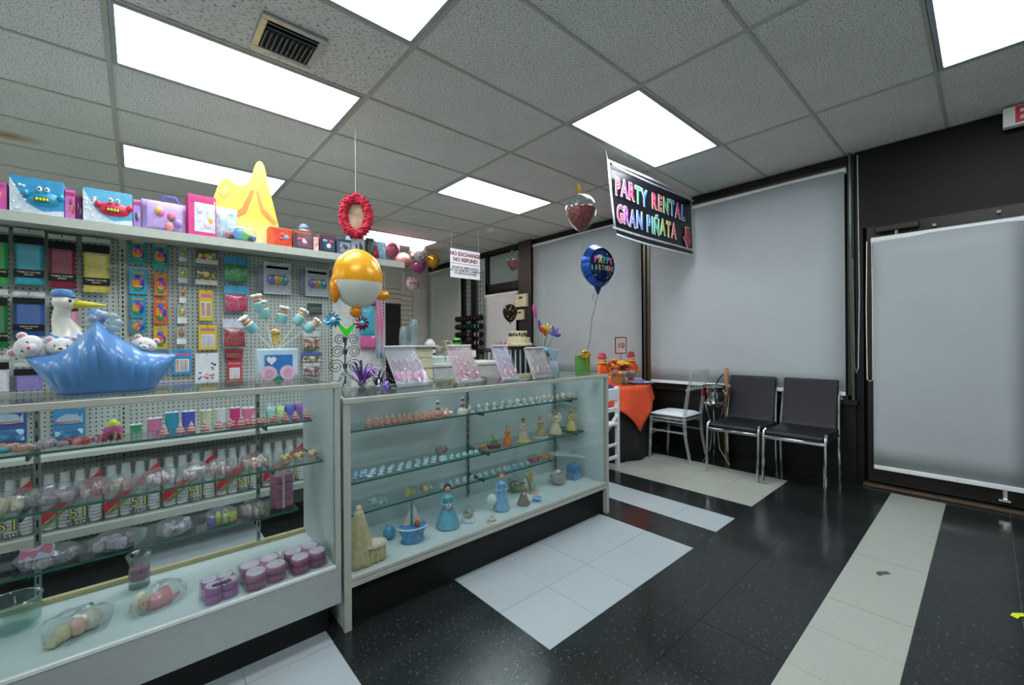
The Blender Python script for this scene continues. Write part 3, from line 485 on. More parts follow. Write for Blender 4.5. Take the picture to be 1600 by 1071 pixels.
MB().prism([(-w*.42, .012), (w*.45, .012), (w*.47, h*.35), (w*.2, h*.5), (w*.05, h*.8), (-w*.15, h*.8), (-w*.25, h*.5), (-w*.45, h*.4)], -.012, .03).build('car_body', ramp_mat(['#d04a3a', '#3a8ad0', '#58b83a', '#3a50c0']), t, bevel=.004)
for s in (-.28, .28): MB().cyl((s*w, -.016, .016), (s*w, -.006, .016), .016, n=14).build('wheel', BLACK, t)
MB().ell((0, .01, h*.45), (w*.52, .045, h*.5), 16, 8, sq=.7).build('blister', BAG, t)
# plain yellow display cut-out (gown shaped card without a figure)
a = gy(380, 378, 1.24); t = thing('display_cutout', 'large plain yellow bell-shaped card cut-out with orange swags', 'cut-out', (a.x, 1.24, TS)); P = lambda x, y: (gy(x, y, 1.24).x-a.x, gy(x, y, 1.24).z-TS)
o_ = [(334, 376), (326, 360), (322, 344), (327, 326), (335, 306), (341, 288), (349, 279), (358, 278), (366, 287), (376, 291), (386, 288), (393, 278), (397, 262), (402, 252), (409, 252), (414, 262), (418, 285), (424, 308), (430, 332), (436, 356), (438, 372), (436, 386), (400, 384)]
for _k in range(2):   # smooth the outline
    o_ = [q for i in range(len(o_)) for q in ((.75*o_[i][0]+.25*o_[(i+1) % len(o_)][0], .75*o_[i][1]+.25*o_[(i+1) % len(o_)][1]), (.25*o_[i][0]+.75*o_[(i+1) % len(o_)][0], .25*o_[i][1]+.75*o_[(i+1) % len(o_)][1]))]
MB().prism([P(*q) for q in o_], 0, .006).build('card', ramp_mat(['#e6cfa0', '#e8c040', '#f0cf4a', '#f0d860'], 2), t, smooth=0)
for pts, c in (([(330, 330), (360, 345), (385, 332), (397, 300), (392, 296), (378, 325), (358, 337), (335, 324)], '#e0803a'), ([(400, 300), (408, 332), (428, 352), (432, 348), (412, 326), (404, 298)], '#e08a40'), ([(340, 300), (352, 290), (362, 300), (350, 310)], '#f0a860'), ([(352, 360), (372, 352), (380, 376), (356, 376)], '#f2e2a0')): MB().prism([P(*q) for q in pts], -.003, 0).build('swag', mat(c, .5), t, smooth=0)
MB().b2(-.08, .08, 0, .08, 0, .004).build('foot', mat('#c9b98a', .7), t)
toy_box(421, 356, 456, 385, 'bright orange boxed toy set right of the yellow cut-out', '#e0581e', '#c84a14', Y=1.10, win='#d8401e', d=.1); toy_box(458, 360, 488, 388, 'dark and orange boxed toy vehicle on the top shelf', '#4a3a48', '#c86a1e', Y=1.10, win='#7a5a6a', d=.1)
toy_box(490, 371, 498, 392, 'thin pink and white card box on the top shelf', '#e8c8c8', '#d8b0b0', Y=1.10, d=.05); toy_box(500, 368, 524, 394, 'small navy box with a red top band', '#1c3048', '#8a2030', Y=1.10, d=.1, win='#2a4a60'); toy_box(526, 374, 549, 397, 'small blue and grey boxed toy car', '#3a5a80', '#2a3a58', Y=1.10, d=.1, win='#8a9a98'); toy_box(549, 367, 569, 394, 'white box with dark blue lettering at the shelf end', '#d4dce6', '#a8c0d8', Y=1.12, d=.12)
p = gy(547, 373, 1.16); t = thing('party_cone', 'slim white cone with a pointed tip standing on the top shelf', 'cone', (p.x, 1.24, TS)); MB().lathe([(.03, 0), (.028, .02), (.004, .14), (0, .145)], 16).build('cone', mat('#e4e4ea', .4), t); MB().lathe([(.034, 0), (.034, .01)], 16).build('rim', mat('#b8c0d8', .4), t)
p = gy(475, 370, 1.3); t = thing('wrapped_figurine', 'pale wrapped tall figurine with a yellow side on the top shelf', 'figurine', (p.x, 1.3, TS)); MB().lathe([(.05, 0), (.052, .06), (.04, .13), (.03, .15), (.034, .18), (.02, .215), (0, .22)], 16).build('wrapped_body', mat('#b8c4c8', .3), t); MB().box((.025, -.04, .05), (.03, .02, .09)).build('yellow_side', mat('#d8b83a', .5), t); MB().lathe([(.032, .165), (.036, .2), (.02, .225)], 12).build('blue_cap', mat('#6a7f94', .5), t)
# red fringed pinata hung from the ceiling
p = gy(556, 338, 1.05); t = thing('fringed_pinata', 'red tissue-fringed oval pinata hanging above the shelf end', 'pinata', p, rz=-.5); rr = mpp(p); a, b = 24*rr, 33*rr
pts = [(a*.8*math.cos(q), 0, b*.85*math.sin(q)) for q in [2*PI*i/28 for i in range(28)]]; MB().tube(pts, .030, 8, True).build('ring', mat('#a81e34', .8, var=.3, scale=80), t)
fr = MB()
for i in range(260):
    q = random.uniform(0, 2*PI); e = random.uniform(0, 2*PI); c = Vector((a*.8*math.cos(q), 0, b*.85*math.sin(q))); n = Vector((math.cos(q)*math.cos(e), math.sin(e), math.sin(q)*math.cos(e))); c += n*.030; fr.box((0, 0, 0), (.016, .006, .018), Matrix.Translation(c) @ n.to_track_quat('Z', 'Y').to_matrix().to_4x4())
f_ = fr.build('fringe', mat('#c22040', .8, var=.3, scale=40), t); f_['kind'] = 'stuff'
MB().ell((0, .012, 0), (a*.6, .008, b*.66), 18, 8).build('centre_disc', mat('#9a7f68', .6, var=.4, scale=14), t); MB().cyl((0, 0, b*.9), (0, 0, CH-p.z-.004), .0012, n=5).build('cord', WHITE, t)
for i, (x0, y0, x1, y1, c, l) in enumerate([(572, 372, 586, 400, '#2f4a3e', 'dark green crinkled packet past the shelf end balloon'), (580, 383, 594, 405, '#8f2030', 'red packet with white lettering at the shelf end'), (588, 378, 604, 406, '#7fb0c4', 'blue striped packet nearest the pink balloon')]):
    xa, xb, h = sbox(x0, y0, x1, y1, 1.12, TS); t = thing('snack_packet', l, 'packet', ((xa+xb)/2, 1.13, TS)); MB().pillow(xb-xa, h, .05, (0, 0, h/2), 8, 4, .003).build('wrapper', mat(c, .3, var=.3, scale=40), t); MB().b2(-(xb-xa)*.45, (xb-xa)*.45, -.004, .004, h*.94, h).build('crimp', mat('#c8ccc8', .3), t)
# ================================================================ BALLOONS
def ball_mb(r, k=1.2, flat=1.):
    pr = []
    for i in range(19):
        a = -PI/2+PI*i/18; z = r*math.sin(a); q = r*math.cos(a)
        if a < 0: z *= k; q *= 1-.22*(k-1)*math.sin(-a)**2*2
        pr.append((max(q, 0) if 0 < i < 18 else 0, z))
    return MB().lathe(pr, 24, sy=flat, cap=False)
def balloon(px, py, rp, m, label, Y=None, X=None, k=1.15, flat=1., rz=0, string=.4, name='balloon', knot=True, group=None, tilt=0):
    p = gx(px, py, X) if X is not None else gy(px, py, Y); r = rp*mpp(p); t = thing(name, label, 'balloon', p, rot=(0, tilt, rz), group=group)
    ball_mb(r, k, flat).build('skin', m, t)
    if knot: MB().lathe([(.012, -r*k-.022), (.003, -r*k), (.004, -r*k+.01)], 8).build('knot', m, t)
    if string: MB().tube([(0, 0, -r*k-.01), (.012, .005, -r*k-string*.4), (-.008, 0, -r*k-string*.7), (0, .01, -r*k-string)], .0016, 5).build('ribbon', mat('#9aa6b8', .3), t)
    return t, r
def foil(c, r=.22, metal=.55): return mat(c, r, metal, var=.05)
balloon(611, 389, 13, foil('#e07aa0'), 'pink balloon floating at the ceiling past the gondola end', Y=3.8, string=0, k=1.1); balloon(630, 407, 12, foil('#b8807a', .2), 'rose gold balloon between the pink and the silver one', Y=4.1, string=.35); balloon(653, 396, 14.5, mat('#c9cdd0', .14, .9), 'shiny silver balloon under the ceiling', Y=4.1, k=1.05, string=.0); balloon(654, 415, 11.5, foil('#a8508a', .18), 'magenta chrome balloon just below the silver one', Y=4.4, k=1.05, string=0); balloon(676, 407, 11, mat('#c89a38', .18, .7), 'gold balloon at the edge of the far window', Y=4.2, k=1.1, string=1.1)
t, r = balloon(645, 443, 11.5, speck_mat('#c8c4c0', ['#d05a9a', '#4a4a4a', '#e0d8d8'], 40, .4, .3, .3), 'round printed foil balloon with pink script against the far column', Y=5.0, flat=.5, k=1.0, string=0); MB().cyl((0, 0, r), (0, 0, CH-t.location.z-.004), .0015, n=5).build('cord', WHITE, t)
text('lettering', 'Happy', r*.7, mat('#c03a8a', .4), t, (0, -r*.55, 0))
# confetti balloon and birthday balloon tied to the green gift bag
def confetti(px, py, rp, label, X, string, tail=True):
    p = gx(px, py, X); r = rp*mpp(p); t = thing('confetti_balloon', label, 'balloon', p); ball_mb(r, 1.45).build('clear_skin', clear('#e8f4f4', .06, .03, haze=.03), t)
    MB().lathe([(0, -r*1.40), (r*.25, -r*1.28), (r*.52, -r*1.0), (r*.74, -r*.68), (r*.89, -r*.35), (r*.95, -r*.02), (r*.5, r*.06), (0, r*.05)], 22).build('red_filling', speck_mat('#7e1216', ['#9a1c1c', '#b04a30', '#5a0c10', '#a83a34'], 60, .5, .3, .1), t)
    cf = MB()
    for i in range(60):
        th, ph = random.uniform(0, 2*PI), random.uniform(.15, 1.2); n = Vector((math.cos(th)*math.cos(ph), math.sin(th)*math.cos(ph), math.sin(ph))); cf.box((0, 0, 0), (r*.09, r*.05, .001), Matrix.Translation(n*r*.96) @ n.to_track_quat('Z', 'Y').to_matrix().to_4x4())
    o = cf.build('confetti', mat('#5a9a98', .25, .6, var=.5, scale=30), t); o['kind'] = 'stuff'
    if tail: MB().prism([(-.012, 0), (.012, 0), (.02, r*.5), (-.006, r*.62), (-.02, r*.4)], -.003, .003, Matrix.Translation((-r*.15, 0, r*1.0)) @ Matrix.Rotation(-.25, 4, 'Y')).build('gold_tab', mat('#b8a030', .25, .7), t)
    MB().tube([(0, 0, -r*1.5), (.01, .004, -r*1.5-string*.3), (.0, 0, -r*1.5-string*.65), (.03, 0, -r*1.5-string)], .0015, 5).build('ribbon', mat('#6a6f78', .3), t)
BX = 2.40
confetti(908, 327, 24, 'large clear confetti balloon with red filling beside the banner', BX, .30); confetti(802, 408, 11, 'far clear confetti balloon with red filling in front of the dark column', 4.2, .5)
p = gx(934, 416, BX); r = 33*mpp(p); t = thing('birthday_balloon', 'navy foil birthday balloon with colourful letters above the green gift bag', 'balloon', p, rz=-.15)
R3 = Matrix.Rotation(-PI/2, 4, 'X')
MB().lathe([(0, -r*.42), (r*.5, -r*.38), (r*.82, -r*.24), (r*.97, -r*.05), (r, 0), (r*.97, r*.05), (r*.82, r*.24), (r*.5, r*.38), (0, r*.42)], 32, M=Matrix.Rotation(PI/2, 4, 'X')).build('foil_skin', speck_mat('#152a55', ['#c8d4e8', '#e0c040', '#3a70c0', '#f0f0f0'], 28, .14, .16, .35), t)
MB().lathe([(r*.80, -r*.30), (r*.99, -r*.03), (r*1.01, 0), (r*.99, r*.03), (r*.80, r*.30)], 32, M=Matrix.Rotation(PI/2, 4, 'X'), cap=False).build('blue_rim', mat('#2a54a8', .16, .6), t)
MB().lathe([(r*.28, .0), (.012, -r*.34), (.006, -r*.42)], 12, c=(0, 0, -r*.93), sy=.3).build('neck', mat('#1c3a78', .2, .5), t)
for i, (ch, c) in enumerate(zip('HAPPY', ['#e0406a', '#e8b830', '#58b060', '#38a0c0', '#e0406a'])): text('letter', ch, r*.40, mat(c, .4), t, (-r*.48+i*r*.235, -.004-.425*r*(1-min(.9, (-.48+i*.235)**2+.05))**.62, r*.2), bold=.003, sx=.72)
for i, (ch, c) in enumerate(zip('BIRTHDAY', ['#38a0b8', '#e8c838', '#70b850', '#e05a6a', '#38a8a0', '#e08a38', '#e0406a', '#38a0c0'])): text('letter', ch, r*.30, mat(c, .4), t, (-r*.66+i*r*.185, -.004-.425*r*(1-min(.9, (-.66+i*.185)**2+.03))**.62, -r*.16), bold=.002, sx=.72)
gb = Matrix.Rotation(.15, 3, 'Z') @ (Vector((2.42, -.19, ZT2+.14))-p); MB().tube([(0, 0, -r*1.3), gb*.45+Vector((-.01, 0, -r*.7)), gb*.75+Vector((.008, 0, -.05)), gb], .0018, 5).build('ribbon', mat('#2a3040', .3), t); MB().tube([(-.03, 0, -r*1.32), (-.05, 0, -r*1.45), (-.045, 0, -r*1.6), (-.03, 0, -r*1.62)], .0015, 5).build('curl', mat('#2a3040', .3), t)
t, r = balloon(797, 487, 11.5, speck_mat('#23251c', ['#b89a3a', '#3a3c30', '#c8b050'], 26, .25, .16, .6), 'black and gold foil balloon floating over the white cake', X=4.15, k=1.5, string=.12)
# plain yellow and white foil balloon on a stick, over the wire stand
SY = .0
p = gy(560, 438, SY); r = mpp(p); t = thing('foil_balloon', 'big plain yellow and white foil balloon on a clear stick above the wire stand', 'balloon', p)
MB().ell((0, 0, 2*r), (39*r, 26*r, 46*r), 32, 22).build('foil_skin', ramp_mat(['#cfd4c8', '#e6a21c', '#eab030'], 2, .25, .15, [0, .44, .7], True), t)
for a_ in range(12): MB().tube([(39*r*math.cos(a_*PI/6)*(1+.03*q), 0, 2*r+46*r*math.sin(a_*PI/6)*(1+.03*q)) for q in (0, 1)], 1.2*r, 6).build('seam_pleat', mat('#dca028' if math.sin(a_*PI/6) > 0 else '#c4c8c0', .25, .15), t)
MB().tube([(-8*r, 0, -44*r), (-10*r, 0, -90*r), (-14*r, 0, -170*r+.0)], .004, 8).build('stick', ACRYL, t)
MB().ell((-4*r, 0, -50*r), (10*r, 8*r, 9*r), 12, 8).build('tail_tab', mat('#e08a1c', .2, .25), t); MB().ell((-36*r, 0, -16*r), (8*r, 8*r, 22*r), 12, 8, M=None).build('side_tab', mat('#e0901c', .2, .25), t); MB().ell((34*r, -8*r, -22*r), (14*r, 6*r, 8*r), 12, 8).build('side_tab', mat('#e0901c', .2, .25), t)
# ================================================================ ON THE COUNTER TOPS
p = gz(538, 611, ZT2); p = Vector((.86, .04, ZT2)); r = mpp(p); t = thing('wire_stand', 'dark wire stand with three tiers of scrolls on the showcase end', 'stand', p); MW = mat('#4f5a58', .35, .7)
hh = gy(537, 527, p.y).z-ZT2; MB().cyl((0, 0, .03), (0, 0, hh), .004, n=8).build('post', MW, t)
for i, (z, wd) in enumerate(((.45, .085), (.72, .075), (.95, .062))):
    MB().cyl((0, 0, hh*z-.012), (0, 0, hh*z+.012), .010, n=10).build('collar', MW, t)
    for s in (-1, 1): MB().tube([(s*(.004+q*.006)*0+s*(wd*.52+wd*.45*(1-q/26)*math.cos(q*.62+PI)), -.01*i, hh*z+wd*.42*(1-q/26)*math.sin(q*.62)) for q in range(22)], .0022, 6).build('scroll', MW, t)
for s in (-1, 0, 1): MB().tube([(0, 0, hh*.4), (s*.02, -.01, hh*.25), (s*.06, -.03+.05*(s == 0), .03), (s*.085, -.04+.09*(s == 0), .004)], .003, 6).build('foot', MW, t)
MB().ell((0, .0, .05), (.03, .03, .045), 14, 8).build('glass_cup', JAR, t)
p = gy(541, 510, -.06); r = mpp(p); t = thing('pinwheel_pick', 'green leaf pick with a blue and a maroon foil pinwheel', 'decoration', p)
for s, c, c2, dz in ((-1, '#2a9ac8', '#bfe4f0', 9), (1, '#8a1e50', '#5ac0c0', 5)):
    f = MB(); cx_, cz_ = (-21*r if s < 0 else 24*r), dz*r
    for k in range(10):
        a = 2*PI*k/10; f.add([(cx_, -.004, cz_), (cx_+14*r*math.cos(a), -.002, cz_+14*r*math.sin(a)), (cx_+9*r*math.cos(a+.5), -.012, cz_+9*r*math.sin(a+.5)), (cx_, .004, cz_)], [(0, 1, 2), (0, 2, 3), (1, 3, 2), (0, 3, 1)])
    o = f.build('pinwheel', mat(c, .2, .5), t, smooth=0); MB().ell((cx_, -.012, cz_), (4*r, .005, 4*r), 10, 6).build('hub', mat(c2, .2, .6), o)
MB().prism([(-14*r, 3*r), (-11*r, 5*r), (0, -5*r), (12*r, 5*r), (14*r, 2*r), (3*r, -15*r), (-3*r, -15*r)], -.002, .002).build('leaf', mat('#38d028', .4), t); MB().cyl((0, 0, -14*r), (0, 0, -30*r), .002, n=6).build('wire', MW, t)
# curled ribbon bows
def bow(p, s, col, label, n=16, metal=.8, name='ribbon_bow'):
    t = thing(name, label, 'ribbon', p); random.seed(sum(map(ord, label)))
    for i in range(n):
        a = random.uniform(0, 2*PI); e = random.uniform(.1, 1.2); d = Vector((math.cos(a)*math.cos(e), math.sin(a)*math.cos(e)*.6, math.sin(e)))*s; q = d.cross(Vector((0, 0, 1))).normalized()*s*.12
        MB().surf(lambda u, v: tuple(d*(.05+v)+Vector((0, 0, s*.25*math.sin(PI*v)-s*.5*v*v*(i % 3)*.3+s*.12))+q*(u-.5)*(1-.5*v)), 3, 8).build('ribbon_loop', mat(random.choice(col), .18, metal), t, solid=.0008)
    MB().ell((0, 0, s*.12), (s*.14, s*.14, s*.12), 10, 6).build('knot', mat(col[0], .2, metal), t); return t
bow((1.00, -.02, ZT2), .10, ['#c8ccd0', '#e4e8ea', '#5a5f62', '#303436'], 'silver and black curled ribbon bow on the showcase', 22); bow((.985, .15, ZT2+.0), .15, ['#8a58b8', '#5a4ab0', '#b070c0'], 'tall violet curling ribbon bunch behind the silver bow', 20); bow((.99, -.12, ZT2), .05, ['#8a6ac8', '#a890d8'], 'small violet ribbon rosette at the showcase front', 18, .2)
# leaning favour panels
def panel(TL, TR, BR, BL, label, cols):
    b0 = gz(*BL, ZT2+.002); b1 = gz(*BR, ZT2+.002); b1 = Vector((b1.x, b0.y, b0.z)); tp = gx(*TL, b0.x); dv = tp-b0; dv.x = 0; w = b1.x-b0.x; h = dv.length
    w = min(max(w, .055), .18); h = min(h, .26); ang = math.atan2(dv.y, dv.z); ang = min(max(ang, .1), .75); t = thing('favour_display', label, 'favour display', (b0.x+w/2, b0.y, b0.z), rot=(-ang, 0, 0))
    MB().b2(-w/2, w/2, 0, .004, 0, h).build('back_card', mat(cols[0], .4, var=.1), t); MB().b2(-w/2, w/2, -.016, -.013, 0, h).build('clear_front', BAG, t)
    for i in range(5):
        x = -w*.38+i*w*.19; q = h*random.uniform(.08, .16); MB().ell((x, -.006, q+h*.12), (w*.085, .006, h*.13), 10, 7).build('tassel', mat(cols[1], .5, var=.2), t); MB().tube([(x-w*.04, -.005, q+h*.2), (x-w*.06, -.005, q+h*.42), (x, -.005, q+h*.52), (x+w*.06, -.005, q+h*.42), (x+w*.04, -.005, q+h*.2)], .0018, 5).build('loop', mat(cols[2], .4), t)
    e = MB().b2(-w/2-.006, w/2+.006, -.03, .008, -.001, .003).build('foot', ACRYL, t); MB().b2(-w/2, w/2, -.018, .006, h-.004, h+.001).build('top_edge', WHITE, t)
panel((598, 543), (640, 543), (659, 600), (622, 606), 'leaning clear panel of pink looped favours next to the silver bow', ['#a9a6b0', '#d88ab8', '#b06a9a']); panel((697, 542), (728, 542), (745, 596), (716, 600), 'leaning clear panel of dusty rose favours with a peach corner', ['#c0a0a8', '#b06a80', '#c88aa0']); panel((767, 542), (783, 541), (800, 593), (786, 596), 'narrow leaning panel in pale lilac and pink', ['#b8b0c8', '#c89aa8', '#c0a0c0']); panel((819, 545), (828, 545), (846, 589), (834, 593), 'narrow leaning panel of greyish pink favours by the vase', ['#b8b0b4', '#b89aa4', '#c8b8bc'])
# vase with sticks and glitter flowers
p = Vector((2.12, -.05, ZT2)); r = mpp(p); t = thing('stick_vase', 'clear vase of striped sticks with a blue collar and glitter flowers', 'vase', p); H = gx(850, 545, p.x).z-ZT2
MB().lathe([(.04, 0), (.044, .01), (.042, H*.5), (.05, H)], 18, cap=False).build('glass', JAR, t); MB().lathe([(.052, H-.02), (.058, H-.008), (.054, H+.006)], 18).build('collar', mat('#8ab8d8', .5), t)
for i in range(14): a = i*2.4; MB().cyl((.03*math.cos(a), .03*math.sin(a), .03), (.036*math.cos(a+.6), .036*math.sin(a+.6), H*.96), .0022, n=5).build('stick', mat(['#2a2c2a', '#c8c0b0', '#b07a4a'][i % 3], .5), t)
MB().lathe([(.036, .004), (.038, .05)], 14).build('filler', speck_mat('#c8b89a', ['#b05a3a', '#e0d8c0', '#5a6a5a'], 90, .6), t)
def petalflower(cx, cy, cz, s, cols, n, tilt=0):
    for k in range(n):
        a = PI/2+(k-(n-1)/2)*.9+tilt; M = Matrix.Translation((cx+math.cos(a)*s*.5, cy, cz+math.sin(a)*s*.5)) @ Matrix.Rotation(-(a-PI/2), 4, 'Y'); MB().ell((0, 0, 0), (s*.2, .006, s*.5), 10, 7, M=M).build('petal', mat(cols[k % len(cols)], .4, .2, var=.3, scale=90), t)
for (x, y, s, cols, n, tl) in ((838, 497, 22, ['#d05a9a', '#c83a70'], 1, .3), (846, 520, 20, ['#6a3aa0', '#b04a90'], 1, .3), (853, 525, 20, ['#e0a030', '#d8602a'], 2, .2), (856, 518, 13, ['#d8b83a', '#e0c850'], 3, 0), (866, 524, 15, ['#6a58b0', '#8a78c8'], 4, -.2)):
    q = gx(x, y, p.x); petalflower(q.x-p.x, q.y-p.y, q.z-p.z, s*r, cols, n, tl); MB().cyl((q.x-p.x, q.y-p.y, q.z-p.z), (0, 0, H*.6), .0018, n=5).build('stem', mat('#5a7a4a', .5), t)
p = Vector((2.27, -.02, ZT2)); t = thing('tulle_bag', 'pale blue tulle pouch tied in the middle beside the vase', 'pouch', p); MB().lathe([(.03, 0), (.038, .03), (.034, .07), (.012, .10), (.026, .13), (.034, .17)], 14).build('tulle', clear('#a8cfe8', .03, .5, haze=.35), t); MB().lathe([(.014, .094), (.016, .102), (.014, .11)], 12).build('tie', mat('#6aa0d0', .5), t)
p = Vector((2.36, .06, ZT2)); t = thing('miniature_chair', 'tiny black spindle-back chair ornament beside the green gift bag', 'ornament', p, rz=.2)
for s in (-1, 1): MB().cyl((s*.022, .02, 0), (s*.022, .045, .15), .0035, n=6).build('leg', BLACK, t); MB().cyl((s*.022, -.025, 0), (s*.022, -.025, .06), .0035, n=6).build('leg', BLACK, t)
MB().b2(-.026, .026, -.03, .03, .06, .066).build('seat', BLACK, t); MB().b2(-.024, .024, .04, .046, .12, .15).build('backrest', BLACK, t)
p = Vector((2.415, -.16, ZT2)); r = mpp(p); t = thing('gift_bag', 'small green foil gift bag with a gold bow holding the balloon ribbons', 'gift bag', p, rz=-.3); MB().add([(-.045, -.025, 0), (.045, -.025, 0), (.045, .025, 0), (-.045, .025, 0), (-.05, -.018, .13), (.05, -.018, .13), (.05, .018, .13), (-.05, .018, .13)], [(3, 2, 1, 0), (0, 1, 5, 4), (1, 2, 6, 5), (2, 3, 7, 6), (3, 0, 4, 7), (4, 5, 6, 7)]).build('bag_body', mat('#5f9a4a', .3, .25, var=.25, scale=40, bump=.5), t, smooth=0)
for k in range(8): a = k*PI/4; MB().ell((.025*math.cos(a)+.01, -.024, .135+.022*math.sin(a)), (.018, .008, .012), 8, 6).build('bow_loop', mat('#c8a020', .2, .7), t)
MB().surf(lambda u, v: (.01+.012*(u-.5)+.015*v, -.027, .12-.1*v), 3, 6).build('bow_tail', mat('#d0b040', .2, .7), t, solid=.001)
# stork planter with plush toys
p = Vector((.035, -.08, ZT)); r = mpp(p); t = thing('stork_planter', 'ceramic stork with a blue cap and vest carrying a big blue cloth bundle', 'figurine', p); BL = mat('#4f86c0', .35, var=.1, scale=8, coat=.3); U = lambda x, y: (gy(x, y, p.y)-p)
def bowl(u, v):
    a = -PI+2*PI*u; k = v; rx = (.105+.072*k**.8); ry = (.065+.04*k**.8)*(.45 if math.sin(a) < 0 else 1); up = .085*k+.035*k*abs(math.cos(a))**2; fold = .004*math.sin(a*9)*k
    return (.0+(rx+fold)*math.cos(a), (ry+fold)*math.sin(a), .004+up)
MB().surf(bowl, 56, 10, True).add([(.105*math.cos(2*PI*i/56-PI), .065*(.45 if math.sin(2*PI*i/56-PI) < 0 else 1)*math.sin(2*PI*i/56-PI), .004) for i in range(56)], [tuple(range(56))]).build('cloth_bundle', BL, t, solid=.006)
k_ = U(152, 500)
def drape(u, v):
    a = 2*u-1; e = 1-abs(a); T = Vector((.178*a+k_.x*e, -.012-.012*e, .118+(k_.z-.118)*e**2.4)); B = Vector((.112*math.sin(a*PI/2), -.07*math.cos(a*PI/2), .004))
    P_ = T*(1-v)+B*v; b = math.sin(PI*min(1, v**.75))*math.cos(a*PI/2)**.6 if abs(a) < 1 else 0.
    f_ = .009*(abs(math.sin(a*15+.4))-.5)*math.sin(PI*min(1, v*1.1))*e**.4 if e > 0 else 0.
    return (P_.x*(1+.10*b), P_.y-.062*b-f_, P_.z)
MB().surf(drape, 81, 16).build('drape', BL, t, solid=.005)
MB().ell((k_.x, -.02, k_.z+.008), (.024, .02, .026), 12, 8).build('knot', BL, t)
for a in range(7): MB().ell((k_.x+.018+.028*math.cos(a*.9), -.035, k_.z-.01+.024*math.sin(a*.9)), (.02, .008, .014), 10, 6).build('gauze_loop', clear('#cfe6ee', .1, .2, haze=.25), t)
WS = mat('#dcdccf', .35, var=.05, coat=.3); hd = U(97, 473); ch = U(100, 530)
nk = MB().tube([(ch.x, .035, ch.z-.02), (ch.x+.004, .035, ch.z+.03), (hd.x-.006, .03, hd.z-.05), (hd.x-.002, .025, hd.z-.02), (hd.x+.004, .02, hd.z)], [.05, .034, .022, .020, .024], 12).build('neck', WS, t)
MB().ell((hd.x+.004, .02, hd.z+.002), (.030, .027, .026), 14, 9).build('head', WS, t); bt = U(166, 478)
MB().cyl((hd.x+.022, .018, hd.z-.002), (bt.x, .0, bt.z), .016, .003, 10).build('beak', mat('#d0c22a', .4), t)
MB().ell((ch.x+.006, .03, ch.z-.03), (.065, .045, .06), 16, 10).build('vest', BL, t); MB().ell((ch.x-.045, .04, ch.z-.045), (.05, .03, .05), 12, 8).build('wing', WS, t); MB().ell((ch.x+.05, .05, ch.z-.04), (.04, .03, .04), 12, 8).build('wing', WS, t)
cp = MB().lathe([(.026, 0), (.028, .006), (.024, .02), (.016, .024), (0, .025)], 16, c=(hd.x-.001, .022, hd.z+.02)).build('cap', BL, t); MB().ell((hd.x+.022, .016, hd.z+.021), (.02, .02, .003), 12, 6).build('peak', BL, cp)
MB().ell((hd.x+.018, -.004, hd.z+.006), (.004, .003, .004), 8, 6).build('eye', BLACK, t)
def plush(px, py, s, label, nose, ear, tilt, sy=-.01):
    q = gy(px, py, p.y+sy); t2 = thing('plush_toy', label, 'plush toy', q, rot=(0, tilt, 0)); F = mat('#d6d6d4', .9, var=.12, scale=120, bump=.5); E = mat(ear, .9, var=.1)
    MB().ell((0, 0, 0), (s, s*.8, s*.82), 16, 11).build('head', F, t2); MB().ell((0, -s*.62, -s*.22), (s*.42, s*.4, s*.32), 12, 8).build('muzzle', F, t2); MB().ell((0, -s*.99, -s*.1), (s*.15, s*.1, s*.1), 10, 6).build('nose', mat(nose, .4), t2)
    for d in (-1, 1): e = MB().ell((d*s*.72, 0, s*.66), (s*.32, s*.16, s*.32), 12, 8).build('ear', F, t2); MB().ell((d*s*.72, -s*.12, s*.66), (s*.2, s*.08, s*.2), 10, 6).build('inner_ear', E, e); MB().ell((d*s*.36, -s*.68, s*.12), (s*.09, s*.07, s*.1), 8, 6).build('eye', BLACK, t2)
    MB().ell((0, s*.3, -s*.95), (s*.8, s*.6, s*.6), 12, 8).build('body', F, t2)
plush(97, 543, .036, 'white plush bear with a dark nose in the middle of the blue bundle', '#6a2a3a', '#c89aa0', 0); plush(45, 543, .038, 'white plush animal with a pink snout under the stork wing', '#d84a80', '#d88aa0', -1.2, .0); plush(226, 540, .034, 'white plush animal with pink ears on the far side of the knot', '#e0a0a8', '#e08aa0', .3, .0)
# baby block centrepiece with bootee sticks
p = gy(430, 600, .05); p = Vector((p.x, .05, ZT)); r = mpp(p); t = thing('baby_centrepiece', 'pale blue baby block on pink wheels with bottle sticks and a giraffe', 'centrepiece', p); U = lambda x, y: gy(x, y, p.y)-p
a, b = U(400, 546), U(463, 592); MB().b2(a.x, b.x, -.03, .03, .018, a.z).build('block', mat('#b8d4e0', .6), t, bevel=.004); a2, b2_ = U(411, 555), U(454, 582); MB().b2(a2.x, b2_.x, -.034, -.03, b2_.z, a2.z).build('blue_panel', mat('#2f7ac0', .5), t)
h_ = U(421, 563); s = 6*r; MB().prism([(h_.x+s*x, h_.z+s*z) for x, z in ((0, -1.2), (1, -.1), (1.1, .5), (.6, .9), (0, .5), (-.6, .9), (-1.1, .5), (-1, -.1))], -.04, -.034).build('heart', WHITE, t, smooth=0)
for x in (417, 446): q = U(x, 590); w_ = MB().cyl((q.x, -.044, 11*r), (q.x, -.032, 11*r), 11*r, n=22).build('wheel', mat('#d8b8c8', .6), t); MB().cyl((q.x, -.047, 11*r), (q.x, -.044, 11*r), 6*r, n=18).build('hub', mat('#c898b4', .6), w_)
MB().box((.0, -.03, .008), (.05, .02, .016)).build('foot', mat('#2a7a68', .5), t)
